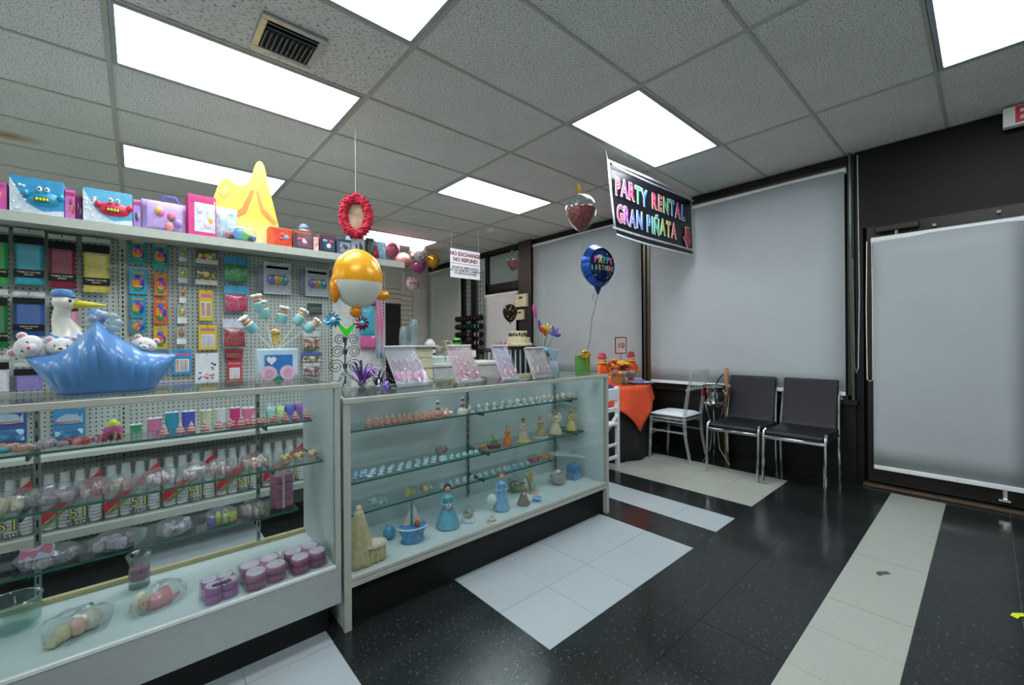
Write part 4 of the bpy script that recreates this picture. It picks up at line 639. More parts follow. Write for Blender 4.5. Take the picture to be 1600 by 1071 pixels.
for (x, y, s) in ((392, 512, -.5), (412, 490, -.25), (440, 498, .0), (466, 500, .45), (483, 512, .7), (405, 480, -.3)):
    q = U(x, y); top = Vector((q.x, -.005+.01*s, q.z)); base = Vector((s*.02+.0, 0, a.z)); d = (top-base).normalized(); M = Matrix.Translation(top) @ d.to_track_quat('Z', 'Y').to_matrix().to_4x4()
    st_ = MB().cyl(base, top, .002, n=6).build('stick', WHITE, t); MB().lathe([(.020, -.022), (.023, -.016), (.023, .016), (.016, .022)], 16, M=M).build('bottle', mat('#8fc8c8', .4, var=.05), st_); MB().lathe([(.017, .022), (.019, .03), (.010, .04)], 14, M=M).build('bear_cap', mat('#d89a70', .6), st_)
    bo = MB()
    for k in range(6): bo.ell((.014*math.cos(k), .014*math.sin(k), .048), (.010, .010, .008), 8, 5, M=M)
    bo.build('white_bow', WHITE, st_)
q = U(430, 530); MB().box((q.x, -.02, q.z), (.03, .012, .05)).ell((q.x-.004, -.022, q.z+.03), (.02, .012, .014), 10, 6).build('giraffe', speck_mat('#d8c06a', ['#7a5a2a', '#8a6a34'], 110, .35), t)
# ================================================================ GOODS IN THE TALL SHOWCASE AND ON THE GONDOLA SHELVES
SH1, SH2, SH3, DK1 = .868, .708, .49, .288
def onsh(px, py, z, Y): q = gy(px, py, Y); return Vector((q.x, Y, z+.0005))
# tiny favour figures: three designs, copied
def make_favour(kind, cols, label, group):
    t = thing('favour_figure', label, 'party favour', (0, 0, -9), group=group)
    if kind == 'bear':
        MB().ell((0, 0, .010), (.009, .008, .010), 10, 7).build('body', mat(cols[0], .5), t); h_ = MB().ell((0, -.001, .024), (.007, .007, .007), 10, 7).build('head', mat(cols[1], .5), t)
        for s in (-1, 1): MB().ell((s*.006, 0, .030), (.003, .002, .003), 8, 5).build('ear', mat(cols[1], .5), h_)
        MB().ell((0, -.007, .014), (.007, .003, .004), 8, 5).build('bow', mat(cols[2], .4), t)
    elif kind == 'swirl':
        MB().lathe([(.011, 0), (.012, .006), (.008, .009), (.010, .013), (.006, .018), (.007, .022), (.002, .03), (0, .032)], 12).build('swirl', mat(cols[0], .5, var=.3, scale=120), t); MB().lathe([(.012, 0), (.013, .004)], 12).build('base', mat(cols[1], .5), t); MB().ell((0, 0, .031), (.003, .003, .003), 8, 5).build('tip', mat(cols[2], .4), t)
    elif kind == 'flat':
        MB().ell((0, 0, .005), (.015, .012, .005), 12, 6).build('base', mat(cols[0], .5), t); MB().ell((.004, -.002, .011), (.006, .005, .005), 10, 6).build('baby', mat(cols[1], .5), t); MB().ell((-.006, 0, .010), (.005, .004, .004), 8, 6).build('pillow', mat(cols[2], .5), t)
    return t
def scatter(proto, spots, z, s0=1., jit=.1):
    for i, (x, y) in enumerate(spots):
        o = proto if i == 0 else copy_tree(proto); s = s0*random.uniform(1-jit, 1+jit); o.location = (x, y, z+.0004); o.rotation_euler[2] = random.uniform(-.6, .6); o.scale = (s, s, s)
def row(px0, py0, px1, py1, n, Y, z, proto, s0=1., rows=1, dy=.035, xj=.004):
    a = gy(px0, py0, Y); b = gy(px1, py1, Y); sp = []
    for k in range(rows):
        for i in range(n): sp.append((a.x+(b.x-a.x)*(i+.5*(k % 2))/max(1, n-1)+random.uniform(-xj, xj), Y+k*dy+random.uniform(-.004, .004)))
    scatter(proto, sp, z, s0)
row(258, 674, 478, 650, 13, .05, SH1, make_favour('swirl', ['#d8a8a0', '#c8606a', '#e8d8c8'], 'tiny pink and white swirl favour on the taller showcase top shelf', 'swirl favours on the taller showcase top shelf'), 1.25)
row(365, 664, 478, 650, 7, .025, SH1, make_favour('bear', ['#c85a5a', '#d8a890', '#e8c0b8'], 'tiny red and tan bear favour at the end of the top shelf row', 'bear favours on the taller showcase top shelf'), .9)
def heap(px, py, w, d, h, z, Y, cols, label, name='favour_bag', cat='favour bag', bagged=True, group=None, n=9, card=None):
    q = onsh(px, py, z, Y); t = thing(name, label, cat, q, group=group, rz=random.uniform(-.12, .12)); rs = h*.42
    for i in range(n+4):
        x = random.uniform(-.42, .42); y = random.uniform(-.34, .3); s_ = random.uniform(.55, 1.)
        MB().crumple((x*w, y*d, rs*s_*random.uniform(.9, 1.25)), (w*random.uniform(.08, .14), d*random.uniform(.12, .22), rs*s_), 8, 6, .12, .8).build('sweet', mat(cols[i % len(cols)], .5, var=.2, scale=80), t)
    if bagged: MB().crumple((0, 0, h*.52), (w*.54, d*.58, h*.54), 14, 8, .09, .62).build('bag', BAG, t, smooth=20); 
    if bagged: MB().surf(lambda u, v: (w*.42+w*.1*v, d*(u-.5)*.7, h*.5+.01*math.sin(9*u)), 6, 3).build('bag_fold', BAG, t, solid=.0006)
    if card: MB().box((-w*.1, -d*.62, h*.55), (w*.55, .002, h*.9), Matrix.Rotation(-.5, 4, 'X')).build('card', speck_mat('#c9cfe0', ['#d07a90', '#e0b0b8', '#b8c4e0'], 40, .7), t)
PK = ['#d8a8a8', '#e0c0c0', '#c88a90', '#e8d8d4']; LV = ['#b8a8b8', '#c8b0b8', '#a890a0']; CR = ['#e0d0b8', '#d8b8a0', '#e8dcd0']
for i, (x, y, w, c, l) in enumerate([(20, 690, .10, ['#e0a090', '#d8b0a0', '#3a9aa8'], 'peach favours with a teal packet at the end of the top glass shelf'), (75, 694, .09, LV, 'greyish lilac bundle on the top glass shelf under the stork'), (115, 688, .085, ['#d85a5a', '#e08a80', '#c84a52'], 'coral red tied favours on the top glass shelf'), (150, 684, .06, ['#c83a5a', '#e0a0b0', '#a83a4a'], 'crimson and pink tied favours beside the coral ones'), (182, 684, .04, ['#2a3028', '#c88a5a', '#d8c8a8'], 'dark striped shell favour near the pink bottle')]): heap(x, y, w, .06, .035, SH1, .06, c, l, bagged=False, n=8, name='favour_bundle', cat='favours')
q = onsh(177, 686, SH1, .10); t = thing('toy_bottle', 'pink toy bottle with a yellow cap on the top glass shelf', 'toy', q); MB().lathe([(.02, 0), (.027, .012), (.027, .035), (.02, .048)], 16).build('body', mat('#d060a8', .3), t); MB().lathe([(.021, .048), (.018, .058), (.006, .07), (0, .072)], 14).build('cap', mat('#d8dc3a', .4), t)
for i, (x, y, w, c, l) in enumerate([(20, 795, .12, CR, 'clear bag of cream and pink favours left of the slotted rail'), (83, 785, .15, LV, 'long clear bag of mauve sweets on the middle shelf'), (147, 769, .08, PK, 'clear bag of pink and green favours on the middle shelf'), (190, 763, .08, PK+CR, 'clear bag of mixed cream and pink favours on the middle shelf'), (250, 752, .09, ['#e8d8d8', '#e0b8b8', '#d8d0d0'], 'bag of pale pink rattle favours on the middle shelf'), (303, 745, .085, ['#e4dede', '#e0c0c0'], 'bag of white and blush favours on the middle shelf'), (345, 738, .08, ['#e8dcdc', '#d8a8a8'], 'bag of white favours with rosy dots on the middle shelf'), (398, 731, .085, ['#e0b8b0', '#e8d8d4'], 'bag of rosy bear favours by the right rail')]): heap(x, y, w, .10, .05, SH2, -.03, c, l)
for i, (x, y) in enumerate([(447, 722), (468, 719), (489, 716)]):
    q = onsh(x, y, SH2, -.04); t = thing('flower_favour', 'cream and orange flower favour near the shelf end', 'favour', q, group='flower favours on the middle shelf')
    for k in range(6): MB().ell((.013*math.cos(k*1.05), .011*math.sin(k*1.05), .016+.006*(k % 2)), (.010, .009, .009), 8, 6).build('petal', mat(['#d8b87a', '#e0d0a0', '#d89a5a'][k % 3], .5), t)
    MB().lathe([(.014, 0), (.010, .01)], 10).build('base', mat('#c8b08a', .5), t)
for i, (x, y, w, c, l, cd) in enumerate([(75, 868, .14, LV, 'flat clear bag with a pink printed card on the lowest glass shelf', True), (185, 846, .15, LV, 'flat clear bag of mauve favours on the lowest glass shelf', None), (272, 830, .10, ['#b0a0b0', '#c8b0b8', '#d8c8d0'], 'silvery clear bag of small favours on the lowest glass shelf', None), (345, 815, .10, ['#b8c040', '#c8d070', '#5a5ab8'], 'clear bag of lime and violet favours', None), (395, 803, .08, ['#c8a0b0', '#b8b85a', '#d8c8c0'], 'clear bag of pink and olive favours beside the right rail', None)]): heap(x, y, w, .12, .045, SH3, .05, c, l, card=cd)
q = onsh(440, 790, SH3, .07); t = thing('cup_pack', 'clear wrapped block of dusty pink paper goods on the lowest shelf', 'pack', q, rz=.15)
for i in range(4): MB().b2(-.035, .035, -.035, .035, i*.036, i*.036+.034).build('pink_stack', mat('#b05a80', .6, var=.15), t, bevel=.004)
MB().b2(-.039, .039, -.039, .039, 0, .15).build('wrap', BAG, t, bevel=.006); MB().b2(-.012, -.002, -.041, -.039, .0, .15).build('seam', mat('#c0b0b8', .3), t)
# deck of the tall showcase
q = gz(18, 985, DK1); t = thing('glass_bowl', 'empty round clear glass jar on the showcase floor', 'jar', (q.x, q.y, DK1)); MB().lathe([(.0, .004), (.05, .004), (.066, .02), (.07, .06), (.066, .095), (.070, .10), (.067, .10), (.063, .094), (.066, .06), (.062, .024), (.048, .010), (0, .010)], 26).build('glass', JAR, t); MB().lathe([(.0665, .096), (.0715, .0985), (.0665, .101), (.063, .0985), (.0665, .096)], 26, cap=False).build('rim', ACRYL, t)
q = gz(120, 995, DK1); t = thing('bagged_doll', 'cream and pink doll in crinkled wrap beside the glass jar', 'doll', (q.x, q.y+.01, DK1), rz=.3); t.scale = (.95, 1.45, 1.5)
for c, r_, m in (((-.035, 0, .016), (.024, .02, .016), '#d8c8a0'), ((0, 0, .018), (.026, .022, .018), '#e0b0a0'), ((.035, .004, .02), (.03, .024, .02), '#d8d0b8'), ((-.06, -.01, .010), (.02, .016, .01), '#c8c0a0')): MB().ell(c, r_, 12, 8).build('doll_part', mat(m, .6, var=.15, scale=60), t)
MB().crumple((0, 0, .024), (.085, .045, .028), 16, 9, .16, .75).build('wrap', BAG, t, smooth=20)
q = gz(218, 920, DK1); t = thing('hurricane_glass', 'flared clear glass vase half filled with pink petals', 'vase', (q.x, q.y+.02, DK1)); MB().lathe([(.030, 0), (.032, .01), (.032, .07), (.03, .09), (.040, .125)], 22, cap=False).build('glass', JAR, t, solid=.002); MB().lathe([(.0, .03), (.029, .03), (.029, .072), (.012, .082), (0, .082)], 18).build('petals', mat('#b8407a', .6, var=.3, scale=80), t); MB().lathe([(.031, 0), (.031, .006)], 20).build('base', JAR, t)
q = gz(240, 955, DK1); t = thing('bagged_doll', 'doll with a lace bonnet and pink dress lying wrapped by the vase', 'doll', (q.x, q.y+.01, DK1), rz=.35); t.scale = (.9, 1.25, 1.4)
h_ = MB().ell((-.035, -.002, .03), (.018, .016, .018), 14, 9).build('head', mat('#d8b08a', .6), t); MB().ell((-.036, .004, .032), (.024, .014, .024), 14, 8).build('bonnet', mat('#e4dcc8', .7), h_)
for s in (-1, 1): MB().ell((-.035+s*.006, -.018, .033), (.002, .002, .002), 6, 5).build('eye', BLACK, h_)
MB().cyl((-.02, 0, .02), (.05, .01, .016), .016, .026, 14).build('dress', mat('#d88a8a', .6, var=.15), t); MB().cyl((.04, .0, .012), (.09, .01, .012), .009, .006, 8).build('leg', mat('#e0a8a0', .6), t); MB().crumple((.02, 0, .026), (.085, .04, .03), 16, 9, .16, .75).build('wrap', BAG, t, smooth=20)
def flower_box(px, py, s, nl, label, square=False):
    q = gz(px, py, DK1); t = thing('favour_box', label, 'favour box', (q.x, q.y+.05*s/.06, DK1), rz=.12); s *= 1.3; hh = .03*nl
    for k in range(nl):
        f = MB()
        for i in (-1, 1):
            for j in (-1, 1): f.lathe([(s*.46, 0), (s*.5, .006), (s*.5, .022), (s*.46, .027)], 16, c=(i*s*.48, j*s*.48, .001+k*.031))
        f.box((0, 0, .014+k*.031), (s*.9, s*.9, .024)); f.build('tray', mat(('#b868b0' if square else '#a04c76') if k < nl-1 or square else '#b05c86', .45, var=.12, scale=50), t)
        for i in (-1, 1):
            for j in (-1, 1): MB().lathe([(s*.45, 0), (s*.43, .003), (s*.24, .004), (s*.2, .001), (0, .001)], 16, c=(i*s*.48, j*s*.48, .028+k*.031)).build('petal_lid', mat('#e6d0e0', .5), t) if k == nl-1 else None
    MB().b2(-s*1.02, s*1.02, -s*1.02, s*1.02, 0, hh+.004).build('wrap', BAG, t, bevel=.012)
    if square: MB().b2(-s*.6, s*.5, -s*.95, -s*.6, hh+.004, hh+.005).build('label', mat('#4a3a4a', .5), t)
flower_box(345, 938, .040, 2, 'small magenta four-lobed favour box in clear wrap', True); flower_box(415, 914, .056, 2, 'middle stack of flower-shaped pink favour boxes in clear wrap'); flower_box(482, 890, .054, 2, 'pink flower-shaped favour boxes nearest the showcase end')
# gondola middle shelf: ribbon spools and shredded tissue bags
for (x0, y0, x1, y1, c, l) in [(203, 662, 221, 686, '#2a8a5a', 'short green ribbon spool behind the glass'), (230, 652, 253, 680, '#d070a0', 'pink ribbon spool between the green and the teal one'), (258, 643, 279, 676, '#1f90b0', 'tall teal ribbon spool'), (284, 641, 305, 673, '#4a50b8', 'indigo ribbon spool beside the teal one'), (313, 640, 331, 669, '#c8c8a8', 'cream ribbon spool beside the white one'), (336, 638, 353, 667, '#d4dad8', 'white ribbon spool next to the cream one'), (359, 636, 375, 664, '#d02a7a', 'hot pink ribbon spool'), (378, 636, 398, 662, '#e070a0', 'wide light pink ribbon spool by the rail')]:
    a = gy(x0, y1, 1.16); b = gy(x1, y0, 1.16); w_ = b.x-a.x; h = b.z-.663; t = thing('ribbon_spool', l, 'ribbon spool', ((a.x+b.x)/2, 1.16, .663)); R = w_/2
    MB().lathe([(R, .004), (R*.97, h*.5), (R, h-.004)], 20).build('ribbon', mat(c, .3, var=.15, scale=8), t); MB().lathe([(R*1.06, 0), (R*1.06, .004)], 20).build('flange', WHITE, t); f_ = MB().lathe([(R*1.06, h-.004), (R*1.06, h)], 20).build('flange', WHITE, t); MB().lathe([(R*.3, h), (R*.3, h+.001)], 12).build('core', BLACK, f_)
for (x0, y0, x1, y1, c, l) in [(415, 628, 430, 656, '#9fd0d0', 'pale teal bag of shredded tissue'), (430, 628, 445, 655, '#b8d890', 'pale lime bag of shredded tissue'), (445, 626, 460, 653, '#3a4ab8', 'royal blue bag of shredded tissue'), (460, 625, 475, 650, '#8a2aa8', 'purple bag of shredded tissue at the shelf end')]:
    a = gy(x0, y1, 1.2); b = gy(x1, y0, 1.2); w_ = b.x-a.x; h = b.z-.663; t = thing('tissue_bag', l, 'tissue bag', ((a.x+b.x)/2, 1.2, .663)); MB().pillow(w_*1.05, h*.8, .06, (0, 0, h*.42), 8, 3, .004).build('tissue', mat(c, .5, var=.5, scale=90, bump=.6), t); MB().pillow(w_*1.08, h, .065, (0, 0, h*.5), 6, 4).build('bag', BAG, t)
# gondola base shelf: packs of foam cups with red corner and 51 print
M_CUP = mat('#e2e6e6', .55, var=.03); cup_me = MB().lathe([(.0, 0), (.036, 0), (.037, .004), (.030, .075), (.028, .08), (0, .08)], 14).mesh('cup', M_CUP)
ring = MB()
for i in range(9): ring.lathe([(.037, i*.016), (.0385, i*.016+.006), (.037, i*.016+.013)], 14)
ring.lathe([(.037, .144), (.024, .25), (0, .25)], 14); stack_me = ring.mesh('cup_stack', M_CUP)
for i, (x0, x1, yb) in enumerate([(-48, 52, 850), (64, 160, 830), (163, 251, 812), (254, 336, 794), (338, 405, 778), (409, 478, 764)]):
    a = gy(x0, yb, 1.14); b = gy(x1, yb, 1.14); w_ = b.x-a.x; t = thing('foam_cup_pack', 'clear pack of stacked white foam cups with a red corner and 51 print', 'cup pack', ((a.x+b.x)/2, 1.15, .2755), group='foam cup packs on the gondola base shelf'); n = 4; H = .30
    for k in range(n): s = bpy.data.objects.new('cup_stack', stack_me); COL.objects.link(s); s.parent = t; q = w_/n/.08; s.scale = (q, q, H/.27); s.location = (-w_/2+(k+.5)*w_/n, .0, .004)
    MB().b2(-w_/2-.002, w_/2+.002, -.052, .04, 0, H*1.04).build('bag', BAG, t, bevel=.012)
    MB().prism([(-w_*.5, H*.30), (-w_*.1, H*.42), (w_*.5, H*.86), (w_*.5, H*.56), (-w_*.02, H*.36), (-w_*.5, H*.13)][0:1]+[(w_*.5, H*.92), (w_*.5, H*.56), (w_*.05, H*.52), (-w_*.5, H*.12)], -.055, -.053).build('red_corner', mat('#b81e2c', .4), t, smooth=0)
    MB().prism([(-w_*.45, H*.12), (w_*.1, H*.5), (w_*.1, H*.46), (-w_*.36, H*.12)], -.056, -.0545).build('olive_stripe', mat('#6a7a2a', .4), t, smooth=0)
    text('numeral', '51', H*.28, mat('#2a2418', .5), t, (w_*.12, -.056, H*.24), bold=.003); text('numeral_fill', '51', H*.28, mat('#d8cf6a', .5), t, (w_*.12, -.0572, H*.24), bold=-.001); text('lettering', 'vasos', H*.14, mat('#3a3a34', .5), t, (w_*.12, -.056, H*.09))
# ================================================================ GOODS IN THE LONG SHOWCASE
A1, A2, A3, DK2 = .79, .555, .385, .213
row(575, 657, 700, 640, 15, .04, A1, make_favour('swirl', ['#d8a890', '#c8786a', '#e0c8a8'], 'tiny coral and cream favour in the dense row at the showcase end', 'coral favours on the upper shelf'), 1.25, rows=2, dy=.04)
row(735, 636, 900, 613, 16, .03, A1, make_favour('bear', ['#dcd8d0', '#e4e0d8', '#c8a070'], 'tiny white baby bear favour on the upper shelf', 'white bear favours on the upper shelf'), 1.2, rows=2, dy=.05); row(738, 640, 860, 622, 13, .012, A1, make_favour('flat', ['#9cc8dc', '#e8dccc', '#e0e8ec'], 'tiny pale blue cradle favour at the front of the upper shelf', 'blue cradle favours on the upper shelf'), 1.0)
row(578, 742, 690, 722, 9, -.02, A2, make_favour('flat', ['#a8ccd8', '#d8dcdc', '#c8dce4'], 'tiny blue and white flat favour laid in rows on the second shelf', 'flat blue favours on the second shelf'), 1.15, rows=3, dy=.04); row(546, 750, 572, 744, 4, -.02, A2, make_favour('bear', ['#7fb0d0', '#a0c8dc', '#e0e8ec'], 'tiny blue bear favour against the showcase end', 'blue bear favours on the second shelf'), 1.0, rows=2); row(695, 722, 745, 710, 6, -.02, A2, make_favour('flat', ['#80c4c8', '#a8dce0', '#d8ece8'], 'tiny aqua favour beside the animal box on the second shelf', 'aqua favours on the second shelf'), 1.1, rows=2, dy=.035)
row(690, 768, 790, 742, 10, .03, A3, make_favour('flat', ['#a0c4cc', '#c8dcd8', '#b8ccb0'], 'tiny grey blue favour scattered on the third shelf', 'grey blue favours on the third shelf'), 1.2, rows=2, dy=.04); row(795, 742, 825, 734, 4, .02, A3, make_favour('flat', ['#7ab0d8', '#a8cce0', '#d8e8f0'], 'tiny sky blue favour beside the red bag', 'sky blue favours on the third shelf'), 1.2, rows=2)
for (x, y, c, l) in [(590, 792, ['#cfdcdc', '#a8c8d0'], 'clear bag of white and aqua favours on the third shelf'), (640, 780, ['#d0b850', '#d8c878'], 'clear bag of mustard yellow favours on the third shelf'), (668, 768, ['#d8c060', '#e0cc80'], 'clear bag of lighter yellow favours further along the third shelf'), (833, 724, ['#c02a4a', '#d84a5a'], 'bag of red favours on the third shelf'), (851, 719, ['#e08a30', '#e0a048'], 'bag of orange favours next to the red ones')]: heap(x, y, .085, .08, .04, A3, .06, c, l, n=8)
heap(690, 708, .07, .05, .045, A2, .12, ['#c89a78', '#b8a898'], 'clear bag of tan favours behind the blue ones on the second shelf', n=6)
for i in range(7): a = onsh(852+i*3, 716, A3, .13-.012*i); MB_ = MB().cyl((0, 0, 0), (.19-.012*i, -.02-.028*i, .002), .0022, n=6); o = thing('clear_rod', 'thin clear rod fanned over the end of the third shelf', 'rod', (a.x-.02, a.y, A3+.004+.004*(i % 2)), group='clear rods on the third shelf'); MB_.build('rod', mat('#cfe0dc', .2), o); MB().ell((0, 0, 0), (.004, .004, .004), 8, 6).build('tip', mat('#a8c8c0', .2), o)
# figurines: bodies turned on a lathe with heads, hair and props
def figure(px, py, z, Y, hpx, dress, skin, hair, label, prop=None, skirt=1., name='figurine', base=None):
    q = onsh(px, py, z, Y); k = mpp(q)*hpx; t = thing(name, label, 'figurine', q, rz=-.5)
    if base: MB().lathe([(k*.3, 0), (k*.32, k*.02), (k*.3, k*.05)], 16).build('base', mat(base, .5), t)
    MB().lathe([(k*.24*skirt, k*.02), (k*.25*skirt, k*.06), (k*.17*skirt, k*.3), (k*.09, k*.52), (k*.10, k*.62), (k*.11, k*.70), (k*.05, k*.76), (k*.03, k*.80)], 16).build('dress', mat(dress, .45, var=.12, scale=60), t)
    MB().ell((0, 0, k*.87), (k*.075, k*.075, k*.09), 12, 9).build('head', mat(skin, .5), t); MB().ell((0, k*.025, k*.89), (k*.09, k*.085, k*.10), 12, 8).build('hair', mat(hair, .6), t)
    for s in (-1, 1): MB().tube([(s*k*.10, 0, k*.68), (s*k*.15, -k*.04, k*.56), (s*k*.05, -k*.13, k*.52)], [k*.035, k*.03, k*.022], 8).build('arm', mat(dress, .45), t)
    if prop == 'flowers':
        for i in range(5): MB().ell((k*.04*math.cos(i*1.3), -k*.15, k*.52+k*.04*math.sin(i*1.3)), (k*.035, k*.03, k*.035), 8, 6).build('flower', mat('#e0c0b0', .5), t)
    elif prop == 'sash': MB().lathe([(k*.135, k*.36), (k*.14, k*.39), (k*.125, k*.42)], 14).build('sash', mat('#5aa0c8', .4), t)
    elif prop == 'wings':
        for s in (-1, 1): MB().ell((s*k*.16, k*.08, k*.66), (k*.14, k*.02, k*.2), 10, 7).build('wing', WHITE, t)
    elif prop == 'puff': MB().ell((-k*.26, -.01, k*.3), (k*.14, k*.12, k*.15), 10, 7).build('lamb', WHITE, t)
    return t
figure(700, 838, DK2, -.08, 68, '#6fb4c8', '#c8a088', '#4a3428', 'teal gowned lady figurine holding flowers on the showcase floor', 'flowers', 1.1); figure(784, 803, DK2, -.10, 60, '#8ab8dc', '#d8b090', '#a0603a', 'blue and white gowned girl figurine with a lamb', 'puff', .85); figure(818, 800, DK2, -.13, 36, '#8a7a6a', '#c8a080', '#5a4030', 'small brown robed figurine on the showcase floor', 'flowers', 1.1)
for (x, y, hp, d_, s_, h_, l, pr, bs) in [(793, 700, 30, '#d8803a', '#e0b048', '#2a80c0', 'gnome figurine with a big blue cap on the second shelf', None, None), (818, 694, 36, '#c8b8a0', '#b08a68', '#5a4a40', 'brown monkey figurine with a yellow skirt on the second shelf', 'flowers', '#d0c030'), (845, 688, 34, '#a89870', '#c0a880', '#8a7a58', 'olive bear figurine holding a stick on the second shelf', None, '#b8d0c8'), (868, 682, 38, '#d0c0a0', '#d0a880', '#8a6a48', 'cream angel figurine with curly hair on the second shelf', 'wings', None), (893, 674, 34, '#d0c080', '#d89a40', '#e0902a', 'figurine with an orange bonnet at the second shelf end', 'sash', None)]: figure(x, y, A2, .02, hp, d_, s_, h_, l, pr, 1.1, base=bs)
for (x, y, hp, d_, l) in [(684, 652, 26, '#c86a60', 'striped lighthouse figurine with a red foot on the upper shelf'), (723, 642, 26, '#dcd8c0', 'cream stacked rabbit figurine on the upper shelf')]:
    q = onsh(x, y, A1, .05); k = mpp(q)*hp; t = thing('figurine', l, 'figurine', q); MB().lathe([(k*.35, 0), (k*.3, k*.2), (k*.15, k*.32)], 14).build('foot', mat(d_, .5), t); MB().lathe([(k*.14, k*.3), (k*.10, k*.85), (k*.13, k*.88), (.001, k)], 12).build('tower', ramp_mat(['#e4e4e0', '#3a3a38', '#e4e4e0', '#3a3a38', '#e4e4e0'], 2), t)
for i, x in enumerate((697, 705)): q = onsh(x, 650, A1, .05); t = thing('shell_favour', 'smooth white pebble shaped favour next to the lighthouse', 'favour', q, group='white pebble favours'); MB().ell((0, 0, .012), (.014, .012, .012), 12, 8).build('shell', WHITE, t); MB().lathe([(.009, 0), (.009, .002)], 10).build('foot', WHITE, t)
# animal box and ark
q = onsh(755, 705, A2, .0); t = thing('animal_figurine', 'row of tan animals standing by a brown crate on the second shelf', 'figurine', q)
for i in range(3): MB().ell((-.03+i*.022, 0, .026), (.014, .009, .010), 10, 7).cyl((-.038+i*.022, 0, .02), (-.038+i*.022, 0, 0), .003).cyl((-.022+i*.022, 0, .02), (-.022+i*.022, 0, 0), .003).ell((-.042+i*.022, 0, .036), (.007, .006, .007), 8, 6).build('animal', mat('#c8905a', .5), t)
q = onsh(772, 700, A2, .0); t = thing('ark_figurine', 'brown ark figurine with a green and blue roof on the second shelf', 'figurine', q, rz=-.4); MB().prism([(-.035, .0), (.035, 0), (.045, .025), (-.045, .025)], -.018, .018).build('hull', mat('#8a4a30', .5), t, bevel=.004); MB().box((0, 0, .036), (.05, .026, .022)).build('cabin', mat('#7a90a8', .5), t); MB().prism([(-.03, .047), (.03, .047), (0, .065)], -.016, .016).build('roof', mat('#7aa858', .5), t); MB().ell((-.01, 0, .078), (.006, .006, .016), 8, 6).build('giraffe', mat('#b89a60', .5), t)
# deck pieces
q = gz(575, 885, DK2); t = thing('tulle_centrepiece', 'cream tulle canopy over a ruffled cradle on the showcase floor', 'centrepiece', (q.x, -.13, DK2)); TU = mat('#d0bf94', .8, var=.15, scale=50, bump=.5); TH = .245
MB().surf(lambda u, v: (-.02+(.012+.062*(1-v)**.8+.004*math.sin(u*50)*(1-v))*math.cos(2*PI*u)+.0, (.012+.05*(1-v)**.8+.004*math.sin(u*50)*(1-v))*math.sin(2*PI*u), .003+TH*v), 40, 12, True).build('canopy', TU, t, solid=.002); MB().ell((-.02, 0, TH), (.016, .014, .018), 10, 7).build('topknot', mat('#d8c8a0', .7), t)
MB().surf(lambda u, v: (.045+(.048+.004*math.sin(u*70))*math.cos(2*PI*u), -.02+(.036+.004*math.sin(u*70))*math.sin(2*PI*u), .003+.07*v), 48, 5, True).build('cradle', TU, t, solid=.003); MB().lathe([(.052, .066), (.06, .074), (.054, .084), (.03, .078), (0, .076)], 24, c=(.045, -.02, 0), sy=.75).build('ruffle', mat('#dacdb4', .8, var=.2, scale=70, bump=.6), t)
q = gz(590, 835, DK2); t = thing('bagged_ball', 'small turquoise ball in clear wrap behind the tulle cradle', 'favour', (q.x+.02, .0, DK2)); MB().ell((0, 0, .035), (.032, .028, .034), 14, 9).build('ball', mat('#5aa8c8', .3, var=.2), t); MB().lathe([(.03, .02), (.006, .07), (.02, .09)], 12).build('wrap', BAG, t)
q = gz(645, 855, DK2); t = thing('boat_centrepiece', 'blue glass boat with cream sails and a teal mast on the showcase floor', 'centrepiece', (gy(645, 850, -.10).x, -.10, DK2), rz=-.25)
MB().lathe([(.055, 0), (.06, .006), (.052, .02), (.062, .05), (.072, .075)], 28, sy=.7).build('hull', mat('#4a90c8', .2, var=.25, scale=30), t); MB().lathe([(.0, .072), (.068, .073)], 28, sy=.7, cap=False).build('sand', mat('#d0b85a', .7), t); MB().lathe([(.074, .073), (.077, .077), (.072, .08)], 28, sy=.7, cap=False).build('rim', WHITE, t)
MB().cyl((-.005, 0, .07), (-.005, 0, .215), .004, n=8).build('mast', mat('#2a8a98', .4), t); MB().prism([(-.012, .085), (-.05, .085), (-.012, .16)], -.002, .002).build('sail', mat('#e0d0b0', .7), t); MB().prism([(.004, .085), (.048, .09), (.004, .19)], -.002, .002).build('sail', mat('#dcd0d0', .7), t); MB().ell((.02, -.015, .09), (.014, .012, .02), 10, 7).build('bear', mat('#c0603a', .6), t)
MB().tube([(.0, -.046, .04), (.012, -.047, .046), (.02, -.047, .036), (.008, -.047, .032)], .003, 6, True).build('fish_charm', mat('#d8c83a', .4), t)
q = gz(737, 818, DK2); t = thing('snow_globe', 'glass dome with a cream angel on a white base', 'ornament', (q.x, q.y+.03, DK2)); MB().lathe([(.04, 0), (.042, .012), (.036, .022)], 20).build('base', mat('#c8d4d8', .4), t); MB().ell((0, 0, .05), (.034, .034, .036), 18, 11).build('dome', JAR, t)
for k in range(5): MB().ell((.012*math.cos(k*1.3), .010*math.sin(k*1.3), .036+.008*(k % 3)), (.010, .009, .012), 8, 6).build('angel', mat(['#d8b890', '#e0ccb0', '#c89a78'][k % 3], .5), t)
q = gz(772, 818, DK2); t = thing('candle_cake', 'tiny round cake ornament with three candles', 'ornament', (q.x, q.y+.02, DK2)); MB().lathe([(.034, 0), (.036, .004), (.024, .008), (.022, .02), (0, .021)], 18).build('cake', mat('#d0ccb8', .5), t)
for k in range(3): MB().cyl((-.008+k*.008, -.002, .02), (-.008+k*.008, -.002, .038), .0016, n=6).build('candle', mat('#d0b070', .5), t)
